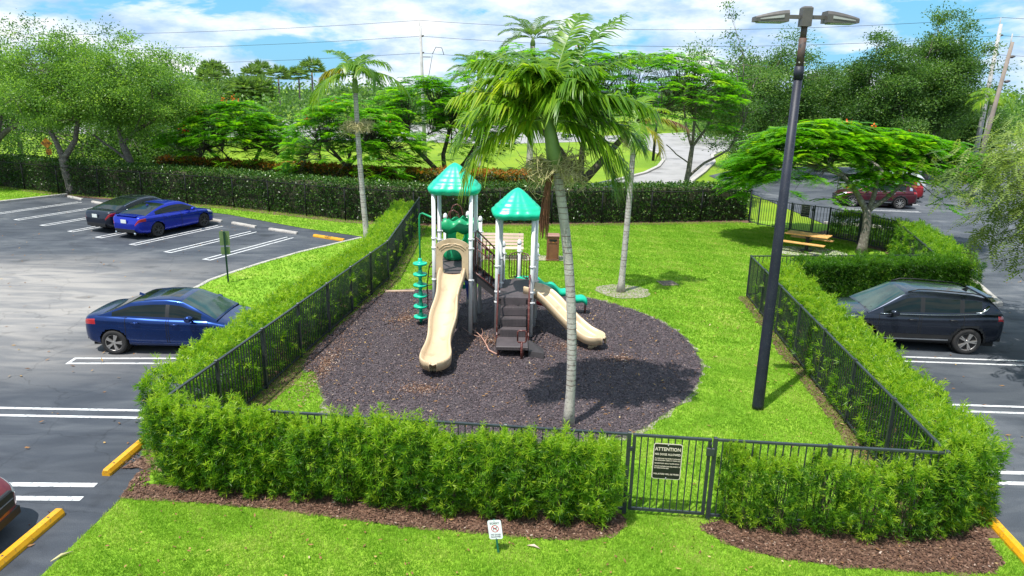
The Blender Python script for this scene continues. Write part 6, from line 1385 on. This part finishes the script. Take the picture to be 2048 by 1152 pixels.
    patch2('windscreen', (x2 > gr1 + .03) & (x2 < g1 - .05) & (j2 >= 7), M['glass_clear'])
    patch2('rear_window', (x2 < gr0 - .03) & (x2 > g0 + .06) & (j2 >= 7 + S.get('rw', 0)), M['glass'])
    for sd in (lf2, ~lf2):
        for (xa, xb) in S['wins']: patch2('side_window', sd & (x2 > xa) & (x2 < xb) & (j2 >= 1) & (j2 <= 4) & (h2 > .13), M['glass'])
        for (xa, xb) in S['pillars']: patch2('pillar', sd & (x2 >= xa) & (x2 <= xb) & (j2 >= 1) & (j2 <= 4), M['blackplastic'])
        if S.get('chrome_pillar'): patch2('chrome_pillar', sd & (x2 >= S['chrome_pillar'][0]) & (x2 <= S['chrome_pillar'][1]) & (j2 >= 1) & (j2 <= 3), M['chrome'])
    if S.get('sunroof'): patch2('sunroof', (x2 > S['sunroof'][0]) & (x2 < S['sunroof'][1]) & (j2 >= 9), M['glass'])
    i, j = np.where(~us2); F2 = np.stack([id2[i, j], id2[i, j + 1], id2[i + 1, j + 1], id2[i + 1, j]], 1) + len(VG)
    VB = np.concatenate([VG, Q.reshape(-1, 3)]); caps = []
    bd = np_mesh('body', VB, [rest, F2], body_m, smooth=True)
    bo = put('body', bd, root)
    # nose and tail panels, light-blocking box below
    for e, nm in ((0, 'rear_bumper'), (N - 1, 'front_bumper')):
        V = G[e]; c = V.mean(0) + [(-.03 if e == 0 else .04), 0, 0]; P = np.concatenate([V, [c]]); k = len(V)
        fl = [(a, (a + 1) % k, k) for a in range(k)]; put(nm, np_mesh(nm, P, [np.array(fl)], body_m, smooth=True), root)
    MB().box(((x0 + x1) / 2, 0, .33), (L * .90, W * .78, .22)).build('underbody_light_block', M['wheelwell'], root)  # black box added beneath the body to stop light leaking through
    # shiny or black trim line along the window sill
    if S.get('beltmat'):
        for sg in (1, -1):
            xs = np.linspace(S['wins'][0][0] - .05, S['wins'][-1][1] + .1, 14); pts = [(x, sg * (np.interp(x, X, pw) * .915 + .012), np.interp(x, X, deck) + .012) for x in xs]; MB().tube(pts, .011, 5).build('belt_strip', M[S['beltmat']], root)
            xs = np.linspace(max(g0 + .25, S['wins'][0][0] - .1), g1 - .3, 18); yy = [np.interp(x, gx, np.abs(GG[:, 6, 0])) for x in xs]; zz = [np.interp(x, gx, GG[:, 6, 1]) for x in xs]
            if S.get('roofline'): MB().tube([(x, sg * (y + .006), z - .008) for x, y, z in zip(xs, yy, zz)], .010, 5).build('roof_strip', M[S['beltmat']], root)
    # wheels
    dk_, ty_, rm_ = wheel_meshes(wr, .225, S['spokes'], M[S['rim']])
    for xw in (xr, xf):
        for sg in (-1, 1):
            w = put('wheel', dk_, root, loc=(xw, sg * (W / 2 - .125), wr)); w.rotation_euler = (0, 0.3 * xw, 0 if sg > 0 else math.pi); put('tyre', ty_, w); put('rim', rm_, w)
            MB().lathe([(arch * 1.0, -.0), (arch * 1.0, .30)], (xw, sg * (W / 2 - .16) - .15 - sg * .14, wr), 24, 'Y').build('wheel_well', M['wheelwell'], root)
    # mirrors, wipers, antenna
    xm = S.get('mirror', g1 - .62)
    for sg in (-1, 1):
        y = float(np.interp(xm, X, pw)); z = float(np.interp(xm, X, deck)) + .07
        mm = MB(); Gm = []
        for u, sc_ in ((0, .45), (.15, .85), (.5, 1), (.85, .9), (1, .5)): Gm.append([(xm + .02 + .11 * sc_ * math.cos(a) - .02 * u, sg * (y * .93 + .06 + .19 * u), z + .015 + .085 * sc_ * math.sin(a)) for a in np.linspace(0, 6.283, 10, endpoint=False)])
        mm.grid(Gm, closeu=True); k = len(mm.v); mm.f += [tuple(range(10)), tuple(range(k - 10, k))]; mm.sm += [False, False]; mo = mm.build('wing_mirror', body_m, root, recalc=True)
        MB().bar((xm, sg * (y * .88), z - .05), (xm + .02, sg * (y * .93 + .09), z - .01), .05, .035).build('mirror_arm', M['blackplastic'], mo)
    zc = float(np.interp(g1 - .1, X, deck)) + .05
    for y in (-.1, .38): MB().tube([(g1 - .04, y, zc - .01), (g1 - .16, y + .18, zc + .05), (g1 - .22, y - .38, zc + .075)], .012, 5).build('wiper', M['blackplastic'], root)
    if S.get('fin'): 
        xa = S['fin']; za = float(np.interp(xa, gx, rz_)); MB().add([(xa - .10, -.025, za - .005), (xa + .10, -.018, za - .005), (xa + .10, .018, za - .005), (xa - .10, .025, za - .005), (xa - .09, 0, za + .075)], [(0, 1, 4), (1, 2, 4), (2, 3, 4), (3, 0, 4)]).build('antenna_fin', M['blackplastic'] if S['fin'] and S.get('findark') else body_m, root)
    # rear: plate, lower valance, exhausts; front: grille, intake
    zp = S.get('plate_z', .80); MB().bbox((x0 - .035, 0, zp), (.02, .31, .155), 0, .004).build('licence_plate', M['plate'], root)
    MB().bbox((x0 + .05, 0, .40), (.12, W * .62, .17), 0, .03).build('rear_valance', M['blackplastic'], root)
    if S.get('exhaust'):
        for y in (-.55, .55): MB().lathe([(.05, 0), (.05, -.10), (.04, -.10), (.04, 0)], (x0 + .02, y, .33), 12, 'Z').build('exhaust', M['chrome'], root).rotation_euler = (0, 0, 0)
    MB().bbox((x1 + .005, 0, .60), (.08, W * .42, .26), 0, .02).build('grille', M['blackplastic'], root); MB().bbox((x1 - .03, 0, .33), (.10, W * .56, .14), 0, .02).build('air_intake', M['blackplastic'], root)
    MB().box((x1 + .047, 0, .60), (.008, W * .40, .02)).build('grille_bar', M['chrome'], root)
    if S.get('rails'):
        for sg in (-1, 1):
            xs = np.linspace(gr0 - .15, gr1 - .05, 10); MB().tube([(x, sg * (YR * .90), float(np.interp(x, gx, rz_)) + (.035 if 0 < q < 9 else -.01)) for q, x in enumerate(xs)], .016, 6).build('roof_rail', M[S['rails']], root)
    if S.get('spoiler'):
        xs, zs, ws = S['spoiler']; MB().bbox((xs, 0, zs), (.16, ws, .03), 0, .01).build('spoiler', body_m, root)
    if S.get('swoosh'):
        for sg in (1, -1):
            pts = [(x, sg * (float(np.interp(x, gx, GG[:, r_, 0])) + .012), float(np.interp(x, gx, GG[:, r_, 1]))) for x, r_ in ((-1.46, 1), (-1.60, 1), (-1.70, 2), (-1.80, 4))]; MB().tube(pts, [.012, .03, .045, .03], 6).build('chrome_swoosh', M['chrome'], root)
    if S.get('strip'):
        for sg in (-1, 1): MB().bar((xr + arch + .1, sg * (W / 2 + .004), .40), (xf - arch - .1, sg * (W / 2 + .004), .36), .016, .035).build('door_strip', M['chrome'], root)
    return root
def sedan(L, W, H, wb, fo, wr, pt, **k):
    x0, x1 = -L / 2, L / 2
    S = dict(L=L, W=W, H=H, wb=wb, fo=fo, wr=wr, paint=pt,
        deck=[(x0, .70), (x0 + .03, .88), (x0 + .10, .985), (x0 + .35, 1.02), (x0 + .9, 1.01), (-.2, .955), (.9, .93), (1.05, .92), (x1 - .9, .86), (x1 - .4, .77), (x1 - .12, .66), (x1, .54)],
        gh=(x0 + .42, -.62, .28, 1.22), roof=[(x0 + .42, 1.00), (x0 + .9, 1.19), (-.95, 1.36), (-.45, H - .015), (-.05, H), (.28, H - .035), (.75, 1.20), (1.22, .93)],
        tail=(.40, 10, 12), head=(.62, 11, 14, .08), doors=((-1.02, .02), (.02, .98)), wins=((-1.42, -.99), (-.96, -.06), (.02, .86)), pillars=((-.06, .02), (-.99, -.96)), spokes=5, rim='alloy', beltmat='chrome')
    S.update(k); return S
def suv(L, W, H, wb, fo, wr, pt, **k):
    x0, x1 = -L / 2, L / 2
    S = dict(L=L, W=W, H=H, wb=wb, fo=fo, wr=wr, paint=pt,
        deck=[(x0, .74), (x0 + .03, 1.00), (x0 + .12, 1.13), (x0 + .6, 1.15), (-.9, 1.08), (-.2, 1.045), (.9, 1.02), (1.15, 1.02), (x1 - .8, .98), (x1 - .35, .90), (x1 - .10, .76), (x1, .60)],
        bot=[(x0, .50), (x0 + .15, .36), (x0 + .6, .27), (x1 - .7, .26), (x1 - .12, .30), (x1, .42)],
        gh=(x0 + .10, x0 + .60, .30, 1.28), roof=[(x0 + .10, 1.12), (x0 + .32, 1.37), (x0 + .50, H - .13), (x0 + .9, H - .05), (-.4, H), (.0, H - .005), (.30, H - .045), (.8, 1.32), (1.28, 1.03)],
        tail=(.30, 11, 13), head=(.55, 12, 14, .06), doors=((-1.12, -.06), (-.06, .98)), wins=((-1.62, -1.16), (-1.06, -.16), (-.06, .88)), pillars=((-.16, -.06), (-1.16, -1.06)), spokes=5, rim='alloy', beltmat='chrome', clad=True, tumble=.72, plate_z=.95)
    S.update(k); return S
P_el = paint('deep_blue_paint', (.003, .026, .13), .75, .24); P_tl = paint('bright_blue_paint', (.004, .022, .40), .6, .26); P_bm = paint('black_sapphire_paint', (.006, .010, .022), .4); P_sp = paint('dark_grey_blue_paint', (.024, .030, .046), .75, .22); P_rd = paint('maroon_paint', (.075, .006, .014), .5); P_r2 = paint('red_paint', (.32, .012, .018), .4); P_wh = paint('white_paint', (.62, .63, .65), .1); P_r3 = paint('dark_red_paint', (.16, .006, .010), .5)
E_ = sedan(4.42, 1.80, 1.44, 2.70, .90, .325, P_el, sunroof=(-.35, .18), fin=-.95, beltmat=None)
er, ef = at(235, 707)[:2], None
ea = R(1.0)
ed = np.array([math.cos(ea), math.sin(ea)]); en = np.array([-ed[1], ed[0]])
def place(S, name, label, wheel_px, ang, group=None):
    """stand a car so that its near rear wheel meets the ground at a surveyed point"""
    w = at(*wheel_px)[:2]; d = np.array([math.cos(ang), math.sin(ang)]); n = np.array([-d[1], d[0]]); xr = S['L'] / 2 - S['fo'] - S['wb']; side_ = S.get('near', -1)
    c = w - d * xr - n * side_ * (S['W'] / 2 - .11); return car(S, name, label, c, ang, group)
GC = 'cars parked around the playground'
place(E_, 'blue_sedan', 'deep blue sedan parked facing the left hedge', (235, 707), ea, GC)
T_ = sedan(4.74, 1.85, 1.45, 2.776, .98, .335, P_tl, rim='alloy_dark', spokes=7, beltmat=None, exhaust=True, spoiler=(-2.22, 1.05, 1.2), fin=-1.0)
place(T_, 'bright_blue_sedan', 'bright royal blue sedan in the far row of the left parking lot', (316, 473.5), R(90 - 20.5), GC)
B_ = sedan(4.95, 1.86, 1.47, 2.97, .88, .34, P_bm, rim='alloy', spokes=7, beltmat='chrome', roofline=True, sunroof=(-.55, .1), crown=.03)
tlx = [o for o in col.objects if o.name == 'bright_blue_sedan'][0]
s_d = np.array([t_st[1], -t_st[0]])
bc = np.array(tlx.location[:2]) - s_d * 2.3 + t_st * .55
car(B_, 'black_sedan', 'black sedan parked just beyond the bright blue one', bc, R(90 - 21.7), GC)
K_ = suv(4.66, 1.865, 1.665, 2.755, .92, .365, P_sp, near=1, rails='blackplastic', swoosh=True, strip=True, spoiler=(-1.86, 1.555, 1.2), fin=-1.45, findark=True, handle='blackplastic')
place(K_, 'dark_suv', 'dark grey blue suv parked nose in to the right hedge', (1926, 707), R(180 - 7), GC)
R_ = suv(4.78, 1.87, 1.68, 2.79, .95, .37, P_rd, near=1, rim='alloy', spokes=9, roofline=True, chrome_pillar=(-2.0, -1.86), strip=True, handle='chrome')
place(R_, 'maroon_suv', 'maroon suv half hidden behind the flat flame tree', (1797, 418), R(180 - 12), GC)
r2 = np.array(bpy.data.objects['maroon_suv'].location[:2]) + np.array([2.1, 3.0])
car(dict(R_, paint=P_r2, near=1), 'red_suv', 'bright red car peeking out beyond the maroon suv', r2, R(180 - 8), GC)
car(dict(R_, paint=P_wh, near=1), 'white_suv', 'white car hidden behind the red and maroon ones', r2 + np.array([1.9, 3.1]), R(180 - 8), GC)
nose = at(18, 1040)[:2]
car(sedan(4.8, 1.85, 1.45, 2.8, .95, .34, P_r3), 'dark_red_sedan', 'dark red car of which only the nose shows at the left edge', np.array([-7.50 - 2.4, 8.86]), R(3), GC)
WH = sedan(4.7, 1.82, 1.45, 2.75, .9, .33, P_wh)
GW = 'white cars parked far away below the cabbage palms'
far0 = None
for i, (px, Y, lab) in enumerate(((500, 150, 'far white car, leftmost below the cabbage palms'), (517, 152, 'far white car in the middle below the cabbage palms'), (545, 156, 'far white car, rightmost below the cabbage palms'))):
    b = fb(px, Y)
    if far0 is None: far0 = car(WH, 'white_sedan', lab, b, .2, GW)
    else:
        c = copy_tree(far0); c.location = [b[0], b[1], 0]; c['label'] = lab
